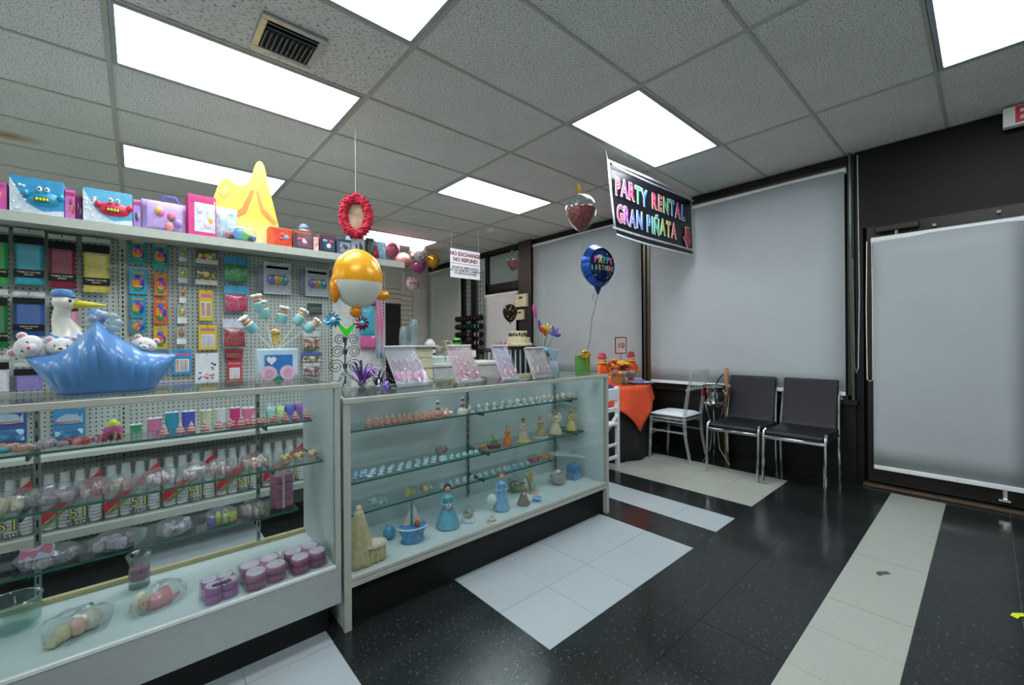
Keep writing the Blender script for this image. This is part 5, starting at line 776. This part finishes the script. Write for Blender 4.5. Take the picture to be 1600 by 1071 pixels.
q = gz(824, 775, DK2); t = thing('bagged_basket', 'green and tan filled basket in crinkled clear wrap', 'basket', (q.x, .08, DK2)); MB().lathe([(.035, 0), (.05, .03), (.052, .045)], 16).build('basket', mat('#8a9a70', .7, var=.3, scale=60), t); MB().ell((0, 0, .05), (.042, .04, .02), 12, 7).build('filling', speck_mat('#7a9a68', ['#c8b8a0', '#5a8a58', '#a8908a'], 60, .7), t); MB().lathe([(.05, 0), (.066, .04), (.05, .08), (.012, .10), (.03, .12)], 14).build('wrap', BAG, t)
q = gz(843, 785, DK2); t = thing('blue_dish', 'small pale blue dish ornament with white rim', 'ornament', (q.x, q.y+.02, DK2)); MB().lathe([(.018, 0), (.02, .006), (.03, .02), (.032, .024), (.026, .022), (0, .012)], 18).build('dish', mat('#7fb4e0', .3), t); MB().lathe([(.031, .022), (.034, .025), (.03, .027)], 18, cap=False).build('rim', WHITE, t)
q = gz(865, 782, DK2); t = thing('moon_figurine', 'girl asleep on a slanted swing with a yellow back panel', 'figurine', (q.x, -.02, DK2), rz=-.3); MB().lathe([(.035, 0), (.037, .006), (.03, .012)], 16).build('base', mat('#c8a890', .5), t)
MB().box((0, 0, 0), (.05, .006, .11), Matrix.Translation((-.005, .02, .075)) @ Matrix.Rotation(-.25, 4, 'Y')).build('panel', mat('#c8b060', .5), t); MB().tube([(-.05, 0, .11), (-.056, 0, .125), (-.044, 0, .13), (-.02, 0, .07), (.01, -.002, .015)], .004, 8).build('cane', mat('#c8d4dc', .3), t)
MB().ell((.0, -.006, .055), (.022, .016, .034), 12, 8).build('dress', mat('#9ac0b8', .5), t); h_ = MB().ell((-.012, -.012, .095), (.014, .013, .015), 12, 8).build('head', mat('#d8a880', .5), t); MB().ell((-.014, -.006, .101), (.017, .013, .014), 10, 7).build('hair', mat('#c88a4a', .6), h_)
q = gz(900, 766, DK2); t = thing('shell_bowl', 'white and grey shell bowl with a silver cord', 'bowl', (q.x, -.02, DK2)); MB().lathe([(.025, 0), (.05, .02), (.056, .05), (.046, .075), (.03, .085)], 20).build('shell', mat('#b8b0a8', .3, var=.35, scale=14), t); MB().tube([(-.04, -.02, .08), (-.02, -.04, .085), (.01, -.03, .09), (.03, -.01, .085)], .004, 6).build('cord', CHROME, t); MB().ell((0, 0, .088), (.02, .018, .012), 10, 6).build('lid', WHITE, t)
q = gz(925, 757, DK2); t = thing('blue_gift_box', 'stack of translucent blue favour boxes by the showcase end', 'gift box', (q.x, -.02, DK2), rz=.1)
for k, c in enumerate(('#7ab0d8', '#3a88c8')): MB().box((0, 0, .026+k*.052), (.085, .07, .05)).build('box', mat(c, .25, var=.25, scale=30), t, bevel=.004)
MB().box((0, 0, .054), (.092, .077, .108)).build('wrap', BAG, t, bevel=.006)
# ================================================================ BANNER AND SIGNS
random.seed(21)
t = thing('banner', 'black vinyl party rental banner with rainbow letters hung from the ceiling', 'banner', (3.02, .05, 2.105)); BWd, BH = 1.50, .62
def cloth(u, v): return (BWd*u+.10*(1-v)*(1-u)*.9, .012*math.sin(5*u+2*v)+.02*(1-v)*math.sin(3*u), BH*v)
MB().surf(cloth, 24, 12).build('vinyl', mat('#17181f', .3, var=.2, scale=5), t, solid=.002)
def strip(u0, u1, v0, v1, m, name, off=-.004): MB().surf(lambda u, v: tuple(Vector(cloth(u0+(u1-u0)*u, v0+(v1-v0)*v))+Vector((0, off, 0))), 20, 4).build(name, m, t, solid=.001)
for a in ((0, 1, .965, 1), (0, 1, 0, .03), (0, .022, 0, 1), (.985, 1, 0, 1)): strip(*a, mat('#c4cbd2', .35), 'hem')
strip(.022, .10, .62, .95, mat('#a58fb4', .3, var=.3), 'glare_patch') if False else None
RB = ['#e0405a', '#e05aa0', '#d83a60', '#40b070', '#3a8ae0', '#c0a0e0', '#e0405a', '#e07050', '#5ac070', '#40a0d0', '#d84a8a', '#4a60d0']
def rainbow(st, x0, z0, size, cols, sx):
    x = x0
    for i, ch in enumerate(st):
        if ch == ' ': x += size*.42*sx; continue
        zz = z0+random.uniform(-.008, .008); y = -.016+.012*math.sin(5*x/BWd)
        o = text('letter_outline', ch, size, mat('#e4e8ec', .4), t, (x, y+.004, zz), bold=.010, sx=sx, align='LEFT', ext=.001); f = text('letter', ch, size, mat(cols[i % len(cols)], .35), t, (x, y, zz), bold=.002, sx=sx, align='LEFT', ext=.001)
        x += (max(v.co.x for v in f.data.vertices)+.022)*sx
rainbow('PARTY RENTAL', .09, .41, .205, RB, .72); rainbow('GRAN PIÑATA', .11, .185, .205, ['#e05a8a', '#b060c0', '#6a70d0', '#5a90e0', '#fff', '#3a90c0', '#40b0b0', '#40b880', '#a0c040', '#e0b040', '#e06a50'] and ['#e05a8a', '#b060c0', '#6a70d0', '#5a90e0', '#ffffff', '#3a90c0', '#40b0b0', '#40b880', '#a0c040', '#e0b040', '#e06a50'], .66)
ar = [(1.30, .27), (1.38, .27), (1.38, .17), (1.42, .17), (1.34, .075), (1.26, .17), (1.30, .17)]
MB().prism([(1.34+(x-1.34)*1.15, .17+(z-.17)*1.1) for x, z in ar], -.022, -.020).build('arrow_outline', mat('#e0d0d0', .4), t, smooth=0); MB().prism(ar, -.026, -.022).build('arrow', mat('#b02a38', .4), t, smooth=0)
for z in (.055, .575):
    for k in range(58): pass
    dots = MB()
    for k in range(60): dots.box((.05+k*.024, -.018+.012*math.sin(5*(.05+k*.024)/BWd), z), (.014, .002, .018))
    dots.build('border_print', mat('#b8bcc4', .4), t)['kind'] = 'stuff'
for x in (.0, BWd-.02): MB().cyl((x, 0, BH-.01), (x-.03 if x < 1 else x, 0, 2.785-2.105), .0025, n=6).build('cord', WHITE, t)
p0 = gy(700, 383, 2.4); t = thing('refund_sign', 'white hanging sign with red and black no exchange no refund text', 'sign', (3.02, 2.4, 2.03)); w_, h = .46, .36
MB().b2(0, w_, 0, .004, 0, h).build('board', mat('#ccd0d0', .45, var=.03), t)
text('lettering', 'NO EXCHANGE', .066, mat('#6e1424', .5), t, (w_*.5, -.0015, h*.83), bold=.0025); text('lettering', 'NO REFUND', .066, mat('#6e1424', .5), t, (w_*.5, -.0015, h*.63), bold=.0025); MB().b2(.01, w_-.01, -.001, 0, h*.49, h*.505).build('rule', BLACK, t)
text('lettering', 'REVISE SU MERCANCIA\nNO SE ADMITEN CAMBIOS\nO DEVOLUCIONES', .040, mat('#4a2630', .5), t, (w_*.5, -.0015, h*.26), bold=.001)
for x in (.02, w_-.02): MB().cyl((x, 0, h), (x, 0, CH-2.03-.004), .0015, n=5).build('cord', mat('#b8c4c0', .4), t)
# ================================================================ SEATING AND TABLE BY THE WINDOW WALL
def black_chair(y0, label):
    t = thing('waiting_chair', label, 'chair', (4.32, y0, 0), group='black padded chairs by the window'); M_L = mat('#0b0f14', .45, var=.1, scale=6, spec=.35); W = .215
    def seat(u, v):
        x = -.24+.46*v; z = .455+.018*math.sin(PI*min(1, v*2.2))*0+(.012 if v > .1 else -.02*(1-v*10)); return (x, -W+.012+2*(W-.012)*u, z)
    s = MB()
    s.prism([(-.25, .40), (-.262, .425), (-.25, .452), (-.21, .462), (.0, .455), (.19, .462), (.21, .44), (.2, .41), (0, .40)], -W+.01, W-.01); s.build('seat', M_L, t, bevel=.012)
    MB().prism([(.17, .45), (.20, .43), (.225, .47), (.285, .85), (.275, .868), (.25, .862), (.19, .50)], -W+.012, W-.012).build('backrest', M_L, t, bevel=.012)
    for s in (-1, 1):
        y = s*W; MB().tube([(-.275, y, 0), (-.262, y, .2), (-.25, y, .41), (-.24, y, .445), (-.21, y*.97, .462)], .0125, 10).build('leg', CHROME, t); MB().tube([(.215, y, 0), (.2, y, .25), (.19, y, .42), (.22, y*.98, .60), (.25, y*.97, .74)], .0115, 10).build('leg', CHROME, t)
        MB().cyl((-.25, y, .405), (.19, y, .405), .009).build('side_rail', CHROME, t)
    MB().b2(-.262, -.245, -W, W, .385, .408).build('front_rail', CHROME, t, bevel=.003); MB().cyl((.19, -W, .40), (.19, W, .40), .008).build('rear_rail', CHROME, t); return t
black_chair(-.505, 'black padded chair with chrome legs beside the ice bucket stand'); black_chair(-.975, 'black padded chair with chrome legs nearest the entrance door')
# table with black cloth and orange overlay
TX, TYY, TR, TZ = 4.0, .93, .57, .745
tb = thing('round_table', 'round table under a floor-length black cloth by the window', 'table', (TX, TYY, 0)); MB().lathe([(TR-.02, TZ-.03), (TR, TZ-.02), (TR, TZ-.004), (0, TZ-.004)], 40).build('tabletop', mat('#8a7a60', .6), tb)
for a in range(4): MB().cyl((.3*math.cos(a*PI/2), .3*math.sin(a*PI/2), 0), (.3*math.cos(a*PI/2), .3*math.sin(a*PI/2), TZ-.03), .015).build('leg', CHROME, tb)
def skirt(r0, zt, zb, amp, n): 
    def f(u, v):
        a = 2*PI*u; k = v; r_ = r0+.006+(.02*k)+amp*k*math.sin(a*n); return (r_*math.cos(a), r_*math.sin(a), zt-(zt-zb)*k)
    return f
o = thing('black_tablecloth', 'black floor-length cloth draped over the round table', 'tablecloth', (TX, TYY, 0)); MB().surf(skirt(TR, TZ, .008, .016, 14), 112, 10, True).build('skirt', mat('#15171a', .8, var=.2), o, solid=.002); MB().lathe([(TR+.006, TZ-.001), (0, TZ)], 56, cap=False).build('top', mat('#15171a', .8, var=.2), o)
# square orange overlay: top disc plus four hanging corners
o = thing('orange_overlay', 'orange square overlay hanging in points over the black cloth', 'tablecloth', (TX, TYY, 0)); OR = mat('#dd5128', .7, var=.08, scale=20); rot = math.radians(-54); HS = .735
def over(u, v):
    a = 2*PI*u; c, s = abs(math.cos(a-rot)), abs(math.sin(a-rot)); R = HS*.93/max(c, s); drop = max(0., R-TR-.01); rr = (TR+.02); k = v; q = rr+.05*drop*k+.03*k+.012*k*math.sin(a*12)
    return (q*math.cos(a), q*math.sin(a), TZ+.004-(drop*1.05+.06)*k)
MB().surf(over, 128, 9, True).build('hanging_points', OR, o, solid=.0015); MB().lathe([(TR+.02, TZ+.004), (0, TZ+.005)], 64, cap=False).build('top', OR, o)
ZT3 = TZ+.006
def ontab(px, py): return gz(px, py, ZT3)
t = thing('napkin', 'navy blue folded napkin hanging at the table edge', 'napkin', (TX-.37, TYY-.34, ZT3), rz=-.8); MB().b2(-.12, .12, -.02, .12, .001, .008).build('fold', mat('#2c2f78', .7), t); MB().b2(-.12, .12, -.150, -.142, -.05, .004).b2(-.12, .12, -.146, -.02, .001, .006).build('overhang', mat('#2c2f78', .7), t)
t = thing('dinner_plate', 'blue rimmed dinner plate with a lilac napkin on the orange overlay', 'plate', (4.20, .505, ZT3)); MB().lathe([(0, .004), (.07, .004), (.10, .012), (.135, .02), (.137, .017), (.10, .006), (.07, .0), (0, 0)], 32).build('plate', mat('#a8b8cc', .25), t); MB().lathe([(.14, .002), (.155, .010), (.16, .012), (.14, 0)], 32, cap=False).build('charger', mat('#5a5a8a', .3), t); MB().prism([(-.05, 0), (.06, 0), (.03, .03), (-.02, .04)], -.04, .04, Matrix.Translation((0, 0, .012))).build('napkin', mat('#8a88b8', .7), t)
for i, (x, y) in enumerate(((3.87, .46), (3.97, .44))):
    t = thing('wine_glass', 'clear stemmed wine glass on the orange table', 'glass', (x, y, ZT3), group='wine glasses on the table'); MB().lathe([(.034, 0), (.03, .003), (.005, .008), (.004, .07)], 18).build('stem', JAR, t); MB().lathe([(.004, .07), (.03, .085), (.038, .12), (.032, .16)], 20, cap=False).build('bowl', JAR, t, solid=.0015)
t = thing('flower_basket', 'woven basket of orange and rust autumn flowers on the table', 'flower basket', (4.0, gx(966, 575, 4.0).y, ZT3)); MB().lathe([(.06, 0), (.075, .05), (.085, .11), (.08, .112), (0, .10)], 22).build('basket', mat('#b8925a', .8, var=.3, scale=50, bump=.8), t)
for i in range(46): a = random.uniform(0, 2*PI); e = random.uniform(.0, 1.3); R = .14*random.uniform(.75, 1); s = random.uniform(.022, .036); MB().ell((R*math.cos(a)*math.cos(e), R*math.sin(a)*math.cos(e), .125+R*math.sin(e)), (s, s, s*.7), 8, 5).build('flower', mat(random.choice(['#c86a20', '#a84a1e', '#d89030', '#7a2a20', '#e0a83a']), .7, var=.3, scale=80), t)
for i in range(9): a = random.uniform(0, 6.28); MB().ell((.09*math.cos(a), .09*math.sin(a), .10), (.03, .02, .006), 8, 5).build('leaf', mat('#4a5a2a', .6), t)
for i in range(3): MB().ell((-.05+.03*i, -.10, .012), (.03, .016, .012), 8, 5).build('greenery', mat(['#2a3a2a', '#5a8a3a', '#4a7a34'][i], .6), t)
def scare(px, X, label):
    q = gx(px, 560, X); t = thing('scarecrow_doll', label, 'doll', (X, q.y, ZT3)); s = 1.05
    for d in (-1, 1): MB().cyl((d*.028, 0, 0), (d*.022, 0, .12), .022, .024, 10).build('leg', mat('#7a2a48', .8), t); MB().tube([(d*.04, 0, .21), (d*.075, -.02, .17), (d*.085, -.03, .13)], [.022, .02, .016], 8).build('arm', mat('#e0601e', .8, var=.2), t); MB().ell((d*.09, -.03, .12), (.026, .02, .022), 8, 6).build('straw', mat('#d8a838', .9, var=.4, scale=90), t)
    MB().lathe([(.05, .10), (.056, .14), (.045, .21), (.02, .235)], 14).build('shirt', mat('#e0581e', .8, var=.2, scale=30), t); h_ = MB().ell((0, 0, .265), (.04, .036, .038), 14, 9).build('head', mat('#d8b07a', .8), t); MB().lathe([(.056, .286), (.056, .294), (.04, .30), (.03, .335), (0, .345)], 16).build('hat', mat('#b8283e', .7), h_); MB().ell((0, -.036, .255), (.02, .006, .004), 8, 5).build('smile', mat('#8a3a2a', .6), h_)
    MB().lathe([(.048, .228), (.06, .236), (.04, .246)], 14).build('collar', mat('#d89a2a', .9, var=.3), t)
scare(941, 3.72, 'scarecrow doll with a red hat between the gift bag and the flower basket'); scare(986, 4.36, 'scarecrow doll with a red hat on the window side of the flower basket')
q = gx(970, 540, 4.22); t = thing('table_number', 'framed table number 10 card on a thin stand above the flowers', 'sign', (4.22, q.y, ZT3), rz=-.7); zc = q.z-ZT3; MB().cyl((0, .003, 0), (0, .003, zc-.09), .003).build('stand', BLACK, t); MB().lathe([(.04, 0), (.04, .004)], 16).build('foot', BLACK, t); MB().b2(-.066, .066, 0, .006, zc-.095, zc+.095).build('frame', mat('#2a2c30', .4), t); MB().b2(-.056, .056, -.002, 0, zc-.084, zc+.084).build('card', mat('#d4b4b0', .6), t)
text('numeral', '10', .085, mat('#4a1a20', .5), t, (0, -.003, zc-.005), bold=.001)
# white folding chair
t = thing('folding_chair', 'white folding chair with its back to the showcase end', 'chair', (3.255, .28, 0)); MWh = mat('#d6dade', .4, var=.03)
for s in (-1, 1): MB().prism([(-.02, 0), (.012, 0), (.012, .79), (-.02, .79)], -.018, .018, Matrix.Translation((s*.21, 0, 0))).build('back_post', MWh, t, bevel=.004); MB().box((0, 0, 0), (.026, .03, .62), Matrix.Translation((s*.175, .16, .27)) @ Matrix.Rotation(.62, 4, 'X')).build('front_leg', MWh, t, bevel=.004)
MB().b2(-.2, .2, -.016, .014, .665, .775).build('top_slat', MWh, t, bevel=.006); MB().b2(-.19, .19, -.012, .012, .56, .60).build('lower_slat', MWh, t, bevel=.004); MB().b2(-.19, .19, -.02, .36, .43, .46).build('seat', MWh, t, bevel=.008); MB().b2(-.2, .2, -.012, .012, .12, .15).build('stretcher', MWh, t, bevel=.004); MB().b2(-.2, .2, -.012, .012, .24, .265).build('stretcher', MWh, t, bevel=.004)
# clear chiavari chair with white cushion
def spindle_chair(name, label, loc, rz, m, cushion=None, H=.92, seat=.44, W=.185, hs=None):
    t = thing(name, label, 'chair', loc, rz=rz)
    for s in (-1, 1):
        MB().tube([(s*W, -.19, 0), (s*W, -.18, seat*.5), (s*W, -.17, seat)], [.013, .016, .019], 10).build('front_leg', m, t); MB().tube([(s*W*.95, .24, 0), (s*W*.95, .19, seat*.6), (s*W*.95, .18, seat), (s*W*.93, .215, seat+.25), (s*W*.93, .26, H)], [.013, .016, .019, .017, .014], 10).build('back_leg', m, t)
        for z in (.30, .40): MB().cyl((s*W, -.178, seat*z/.44), (s*W*.95, .2, seat*z/.44), .010, n=8).build('stretcher', m, t)
    for z in (.26, .36): MB().cyl((-W, -.18, seat*z/.44), (W, -.18, seat*z/.44), .010, n=8).build('stretcher', m, t)
    MB().b2(-W-.012, W+.012, -.2, .2, seat-.018, seat).build('seat', m, t, bevel=.008)
    for z in (.60, .92, .985): MB().cyl((-W*.93, .20+.06*(z-.6)/.4, seat+(H-seat)*z), (W*.93, .20+.06*(z-.6)/.4, seat+(H-seat)*z), .011, n=8).build('back_rail', m, t)
    for i in range(5): x = -W*.62+i*W*.31; MB().cyl((x, .20, seat+(H-seat)*.60), (x, .256, seat+(H-seat)*.92), .007, n=8).build('spindle', m, t)
    if cushion: MB().pillow(2*W+.02, .39, .05, (0, 0, 0), 8, 5, M=Matrix.Translation((0, 0, seat+.026)) @ Matrix.Rotation(PI/2, 4, 'X')).build('cushion', mat(cushion, .7), t)
    return t
spindle_chair('clear_chair', 'clear acrylic spindle-back chair with a white cushion at the table', (4.28, .13, 0), PI, ACRYL, '#ccd4d8')
# ice bucket on a stand and a wooden stick
t = thing('bucket_stand', 'chrome wire stand holding the ice bucket', 'stand', (4.40, -.215, 0)); MB().tube([(.1*math.cos(a*PI/10), .1*math.sin(a*PI/10), .60) for a in range(20)], .006, 8, True).build('ring', CHROME, t)
for a in (.5, 2.6, 4.7): c, s = math.cos(a), math.sin(a); MB().tube([(.1*c, .1*s, .60), (.06*c, .06*s, .45), (.03*c, .03*s, .3), (.05*c, .05*s, .14), (.14*c, .14*s, .003)], .006, 8).build('leg', CHROME, t)
t = thing('ice_bucket', 'polished steel ice bucket with ring handles and a red label', 'bucket', (4.40, -.215, .555)); MB().lathe([(.05, 0), (.075, .02), (.088, .09), (.098, .205), (.104, .21), (.100, .20), (.085, .09), (.06, .025), (0, .022)], 28).build('bucket', mat('#b8bcbc', .10, 1., var=.1), t); MB().lathe([(.0985, .19), (.107, .20), (.107, .212), (.099, .213)], 28, cap=False).build('rim', CHROME, t); MB().box((-.03, .098, .14), (.05, .01, .08), Matrix.Rotation(.2, 4, 'Z')).build('label', mat('#a03040', .5), t)
for s in (-1, 1): MB().tube([(s*.03*math.cos(k*.6), -.1*0+s*.1, .15+.03*math.sin(k*.6)) for k in range(10)], .004, 6).build('handle', CHROME, t)
q = gx(1135, 575, 4.56); t = thing('wooden_stick', 'upright wooden slat leaning by the ice bucket with a dark chain on top', 'stick', (4.555, q.y, 0)); MB().box((0, 0, q.z/2), (.018, .03, q.z)).build('slat', mat('#a87a4e', .6, var=.2, scale=12), t); MB().tube([(-.02, .02, q.z-.06), (-.035, .06, q.z-.12), (-.04, .09, q.z-.18), (-.03, .11, q.z-.26)], .006, 6).build('chain', mat('#2a2a28', .4, .6), t)
q = gx(1308, 612, XW-.075); t = thing('sill_ornament', 'small white tiered ornament on the window sill behind a chair', 'ornament', (XW-.085, q.y, .7005)); MB().lathe([(.035, 0), (.035, .03), (.026, .032), (.026, .06), (.016, .062), (.016, .085), (0, .09)], 18).build('tiers', mat('#d8d4cc', .5), t); MB().lathe([(.045, 0), (.045, .004)], 18).build('board', WHITE, t)
# ================================================================ FAR END OF THE SHOP
# thermostat boxes on the column
for (z0, z1, y0, y1, l) in ((1.76, 1.96, 2.66, 2.93, 'cream wall control box on the dark column'), (1.56, 1.72, 2.74, 2.90, 'smaller cream wall switch box below the control box')):
    t = thing('wall_box', l, 'control box', (XW-.09, (y0+y1)/2, z0)); MB().b2(-.05, 0, -(y1-y0)/2, (y1-y0)/2, 0, z1-z0).build('cover', mat('#cfc6a4', .5), t, bevel=.006); MB().b2(-.053, -.05, -.05, .03, (z1-z0)*.62, (z1-z0)*.8).build('display', mat('#3a3c38', .4), t)
# wire grid with ribbon spools
t = thing('wire_grid', 'black wire grid panel standing between the far windows', 'grid panel', (4.60, 4.10, 0)); 
for i in range(9): MB().cyl((0, -.32+i*.08, .2), (0, -.32+i*.08, 2.45), .0045, n=6).build('wire', BLACK, t)
for i in range(28): MB().cyl((.006, -.32, .22+i*.082), (.006, .32, .22+i*.082), .004, n=6).build('wire', BLACK, t)
MB().b2(.01, .04, -.05, .06, 0, 2.5).build('post', BLACK, t)
SC = [('#3a2438', '#4a2a48'), ('#24423e', '#3a8a94'), ('#22241f', '#b8a8b8'), ('#3a1a1e', '#9a8a98'), ('#5a1a22', '#a8344a')]
for k in range(5):
    z = 1.64-k*.145; MB_ = thing('spool_rod', ['topmost rod of plum ribbon spools', 'second rod of dark green and teal spools', 'middle rod of black spools with one grey', 'fourth rod of dark red and mauve spools', 'lowest rod of crimson ribbon spools'][k]+' on the wire grid', 'ribbon rack', (4.53, 4.10, z), group='ribbon rods on the wire grid'); MB().cyl((0, -.36, 0), (0, .46, 0), .005).build('rod', CHROME, MB_)
    for i in range(8):
        y = -.31+i*.095; c = SC[k][1] if i < 2 else ('#8a8a88' if (i == 3 and k == 2) else SC[k][0]); s = MB().cyl((0, y-.028, 0), (0, y+.028, 0), .040, n=14).build('ribbon', mat(c, .4, var=.3), MB_); [MB().cyl((0, y+e, 0), (0, y+e+.006, 0), .050, n=14).build('flange', BLACK, s) for e in (-.034, .028)]
# slat wall and dark doorway in the back wall
d3 = struct(MB().b2(3.55, 4.20, YB-.03, YB-.004, .0, 2.02).build('door_3', mat('#191a17', .6)))
sw = thing('slatwall', 'white slatted wall panel around the dark doorway', 'slatwall', (0, YB-.035, 0)); MS = mat('#c4c4b4', .6, var=.05)
for i in range(22): MB().b2(4.20, 4.46, -.02, .03, .10+i*.1, .188+i*.1).build('slat', MS, sw)
for i in range(4): MB().b2(3.2, 4.2, -.02, .03, 2.03+i*.1, 2.118+i*.1).build('slat', MS, sw)
for i in range(24): MB().b2(2.4, 3.54, -.02, .03, .10+i*.1, .188+i*.1).build('slat', MS, sw)
# striped pedestal with cake, bar chairs
p = gx(810, 541, 4.15); t = thing('pedestal', 'black and clear striped pedestal under the white cake', 'pedestal', (4.15, p.y, 0)); CZ = p.z; MB().box((0, 0, CZ/2-.02), (.30, .30, CZ-.04)).build('body', mat('#14181a', .3), t); MB().box((0, 0, CZ-.02), (.36, .36, .04)).build('top', BLACK, t)
for s in range(3): MB().b2(-.12+s*.1, -.09+s*.1, -.153, -.150, .02, CZ-.05).build('stripe', mat('#a8bcbc', .2), t); MB().b2(-.153, -.150, -.12+s*.1, -.09+s*.1, .02, CZ-.05).build('stripe', mat('#a8bcbc', .2), t)
k = mpp(Vector((4.15, p.y, 1.2))); t = thing('display_cake', 'two tier cream display cake with a dark green leaf band', 'cake', (4.15, p.y, CZ)); M_K = mat('#cfc8a4', .7, var=.12, scale=60, bump=.6)
MB().lathe([(.20, 0), (.205, .02), (.19, .03), (.17, .035), (.17, .10), (.15, .108), (.12, .11), (.12, .2), (.11, .21), (0, .215)], 30).build('tiers', M_K, t)
for z, R, n in ((.03, .18, 26), (.11, .15, 22), (.20, .11, 18)):
    f = MB()
    for i in range(n): f.ell((R*math.cos(2*PI*i/n), R*math.sin(2*PI*i/n), z), (.02, .02, .016), 7, 5)
    f.build('piping', M_K, t)
f = MB()
for i in range(20): a = 2*PI*i/20; f.ell((.125*math.cos(a), .125*math.sin(a), .155+.012*(i % 2)), (.016, .016, .022), 7, 5)
f.build('leaf_band', mat('#3a4030', .6), t)
spindle_chair('bar_chair', 'tall black spindle-back bar chair between two leaning panels', gz(0, 0, 0)*0+Vector((gy(764, 548, 2.45).x, 2.45, 0)), 2.6, BLACK, None, H=1.13, seat=.72, W=.18)
t = bow(gx(786, 546, 3.1)-Vector((0, 0, .06)), .16, ['#d83a80', '#c02a70'], 'hot pink curled ribbon flower in front of the cake pedestal', 14, .2, 'ribbon_flower'); fz = t.location.z; MB().cyl((0, 0, 0), (0, 0, -fz+.012), .006).build('stand', BLACK, t); MB().lathe([(.09, -fz), (.09, -fz+.012)], 16).build('foot', BLACK, t)
# rear work counter and the things on it
rc = thing('work_counter', 'pale work counter behind the long showcase', 'counter', (2.65, 1.85, 0)); MB().b2(-.36, .62, -.25, .25, 0, .97).build('body', mat('#c4d0cc', .5), rc); MB().b2(-.38, .64, -.27, .27, .97, 1.0).build('worktop', mat('#d0d8d4', .4), rc, bevel=.004)
RZ = 1.0
def oncnt(px, py): q = gy(px, py, 1.8); return Vector((q.x, 1.8, RZ))
q = oncnt(672, 575); t = thing('striped_canister', 'white canister with two dark bands on the work counter', 'canister', q); MB().lathe([(.055, 0), (.056, .2), (.05, .215), (.03, .235), (.028, .25), (0, .252)], 22).build('canister', mat('#cfcdc4', .5), t)
for z in (.085, .145): MB().lathe([(.0565, z), (.0565, z+.022)], 22, cap=False).build('band', mat('#2a241e', .5), t)
q = oncnt(655, 574); t = thing('card_terminal', 'small grey card terminal with a dark screen', 'terminal', q); MB().box((0, 0, .05), (.045, .03, .10)).build('body', mat('#4a504e', .5), t, bevel=.004); MB().box((0, -.0155, .07), (.034, .001, .03)).build('screen', mat('#9ab0a8', .3), t)
for (x, l, cols, hh) in ((692, 'round glass jar of mixed trinkets on the work counter', ['#b8c8a0', '#d8d8d0', '#8aa0a0'], .16), (702, 'taller glass jar with a wooden lid behind the dusty rose panel', ['#c8a070', '#d0c8b8', '#a0b0b8'], .22)):
    q = oncnt(x, 574); q.y += .06; t = thing('glass_jar', l, 'jar', q); MB().lathe([(.045, 0), (.055, .02), (.055, hh*.8), (.04, hh)], 20).build('glass', JAR, t); MB().lathe([(.0, .006), (.05, .006), (.05, hh*.5), (0, hh*.55)], 16).build('contents', speck_mat(cols[0], cols, 50, .8), t); MB().lathe([(.045, hh), (.045, hh+.014)], 18).build('lid', mat('#c0a070', .6), t)
q = oncnt(714, 560); q.y += .1; t = thing('tool_caddy', 'clear tool holder with wooden handles and a black curved tool', 'caddy', q); MB().lathe([(.06, 0), (.062, .14)], 18, cap=False).build('holder', JAR, t, solid=.002)
for i, (dx, c) in enumerate(((-.05, '#b8863a'), (.0, '#c8a878'), (.03, '#d0c8b0'))): MB().box((0, 0, 0), (.025, .008, .22), Matrix.Translation((dx*.7, 0, .13)) @ Matrix.Rotation(dx*5, 4, 'Y')).build('handle', mat(c, .6), t)
MB().tube([(.02, 0, .1), (.05, 0, .22), (.10, 0, .23), (.16, 0, .2)], .007, 8).build('curved_tool', BLACK, t)
q = oncnt(714, 538); t = thing('green_ball', 'green and black striped ball on a white stand on the work counter', 'ball', q); zz = gy(714, 534, 1.8).z-RZ; MB().ell((0, 0, zz), (.05, .05, .04), 16, 10).build('ball', mat('#3fae22', .4), t); MB().lathe([(.051, zz-.01), (.052, zz), (.047, zz+.018)], 16, cap=False).build('black_stripe', BLACK, t); MB().lathe([(.045, 0), (.03, zz-.035)], 16).build('stand', WHITE, t)
q = oncnt(738, 575); t = thing('note_board', 'cream note card on a dark post at the counter end', 'card', q); zz = gy(738, 553, 1.8).z-RZ; MB().box((0, 0, zz), (.10, .004, .075)).build('card', mat('#d4d0b4', .6), t); MB().cyl((0, .004, 0), (0, .004, zz), .006).build('post', BLACK, t)
for (x0, x1, l) in ((660, 698, 'white plastic tray standing on edge on the work counter'), (700, 716, 'small white plastic tray beside the rose panel')):
    a = gy(x0, 590, 1.6); b = gy(x1, 590, 1.6); w_ = b.x-a.x; t = thing('tray', l, 'tray', ((a.x+b.x)/2, 1.63, RZ)); MB().pillow(w_, .075, .03, (0, 0, .038), 10, 6).build('tray', mat('#c8d8d4', .4), t); MB().box((0, -.004, .003), (w_*.9, .04, .006)).build('foot', WHITE, t)
# low slat display with stacked clear cups
t = thing('slat_display', 'cream slatted display box carrying stacked clear cups', 'display box', (2.02, 1.45, 0)); SZ = 1.175; MB().b2(-.07, .16, 0, .25, 0, SZ).build('box', mat('#cfcab0', .6), t)
for i in range(11): MB().b2(-.075, .165, -.012, 0, .08+i*.1, .16+i*.1).build('slat', mat('#d4cfb4', .6), t)
MB().b2(-.12, .2, -.06, .27, SZ, SZ+.012).build('top_board', WHITE, t)
for i, (x, y, n, s) in enumerate(((2.03, 1.52, 5, 1.), (1.95, 1.56, 3, .95))):
    t = thing('cup_stack', ['tall stack of clear blue tinted plastic cups', 'shorter stack of clear cups beside the tall stack'][i], 'cups', (x, y, SZ+.0125))
    for k in range(n): MB().lathe([(.042, 0), (.043, .004), (.032, .10), (.031, .102)], 18, c=(0, 0, k*.035)).build('cup', clear('#cfe4ea', .1, .05, haze=.18), t)
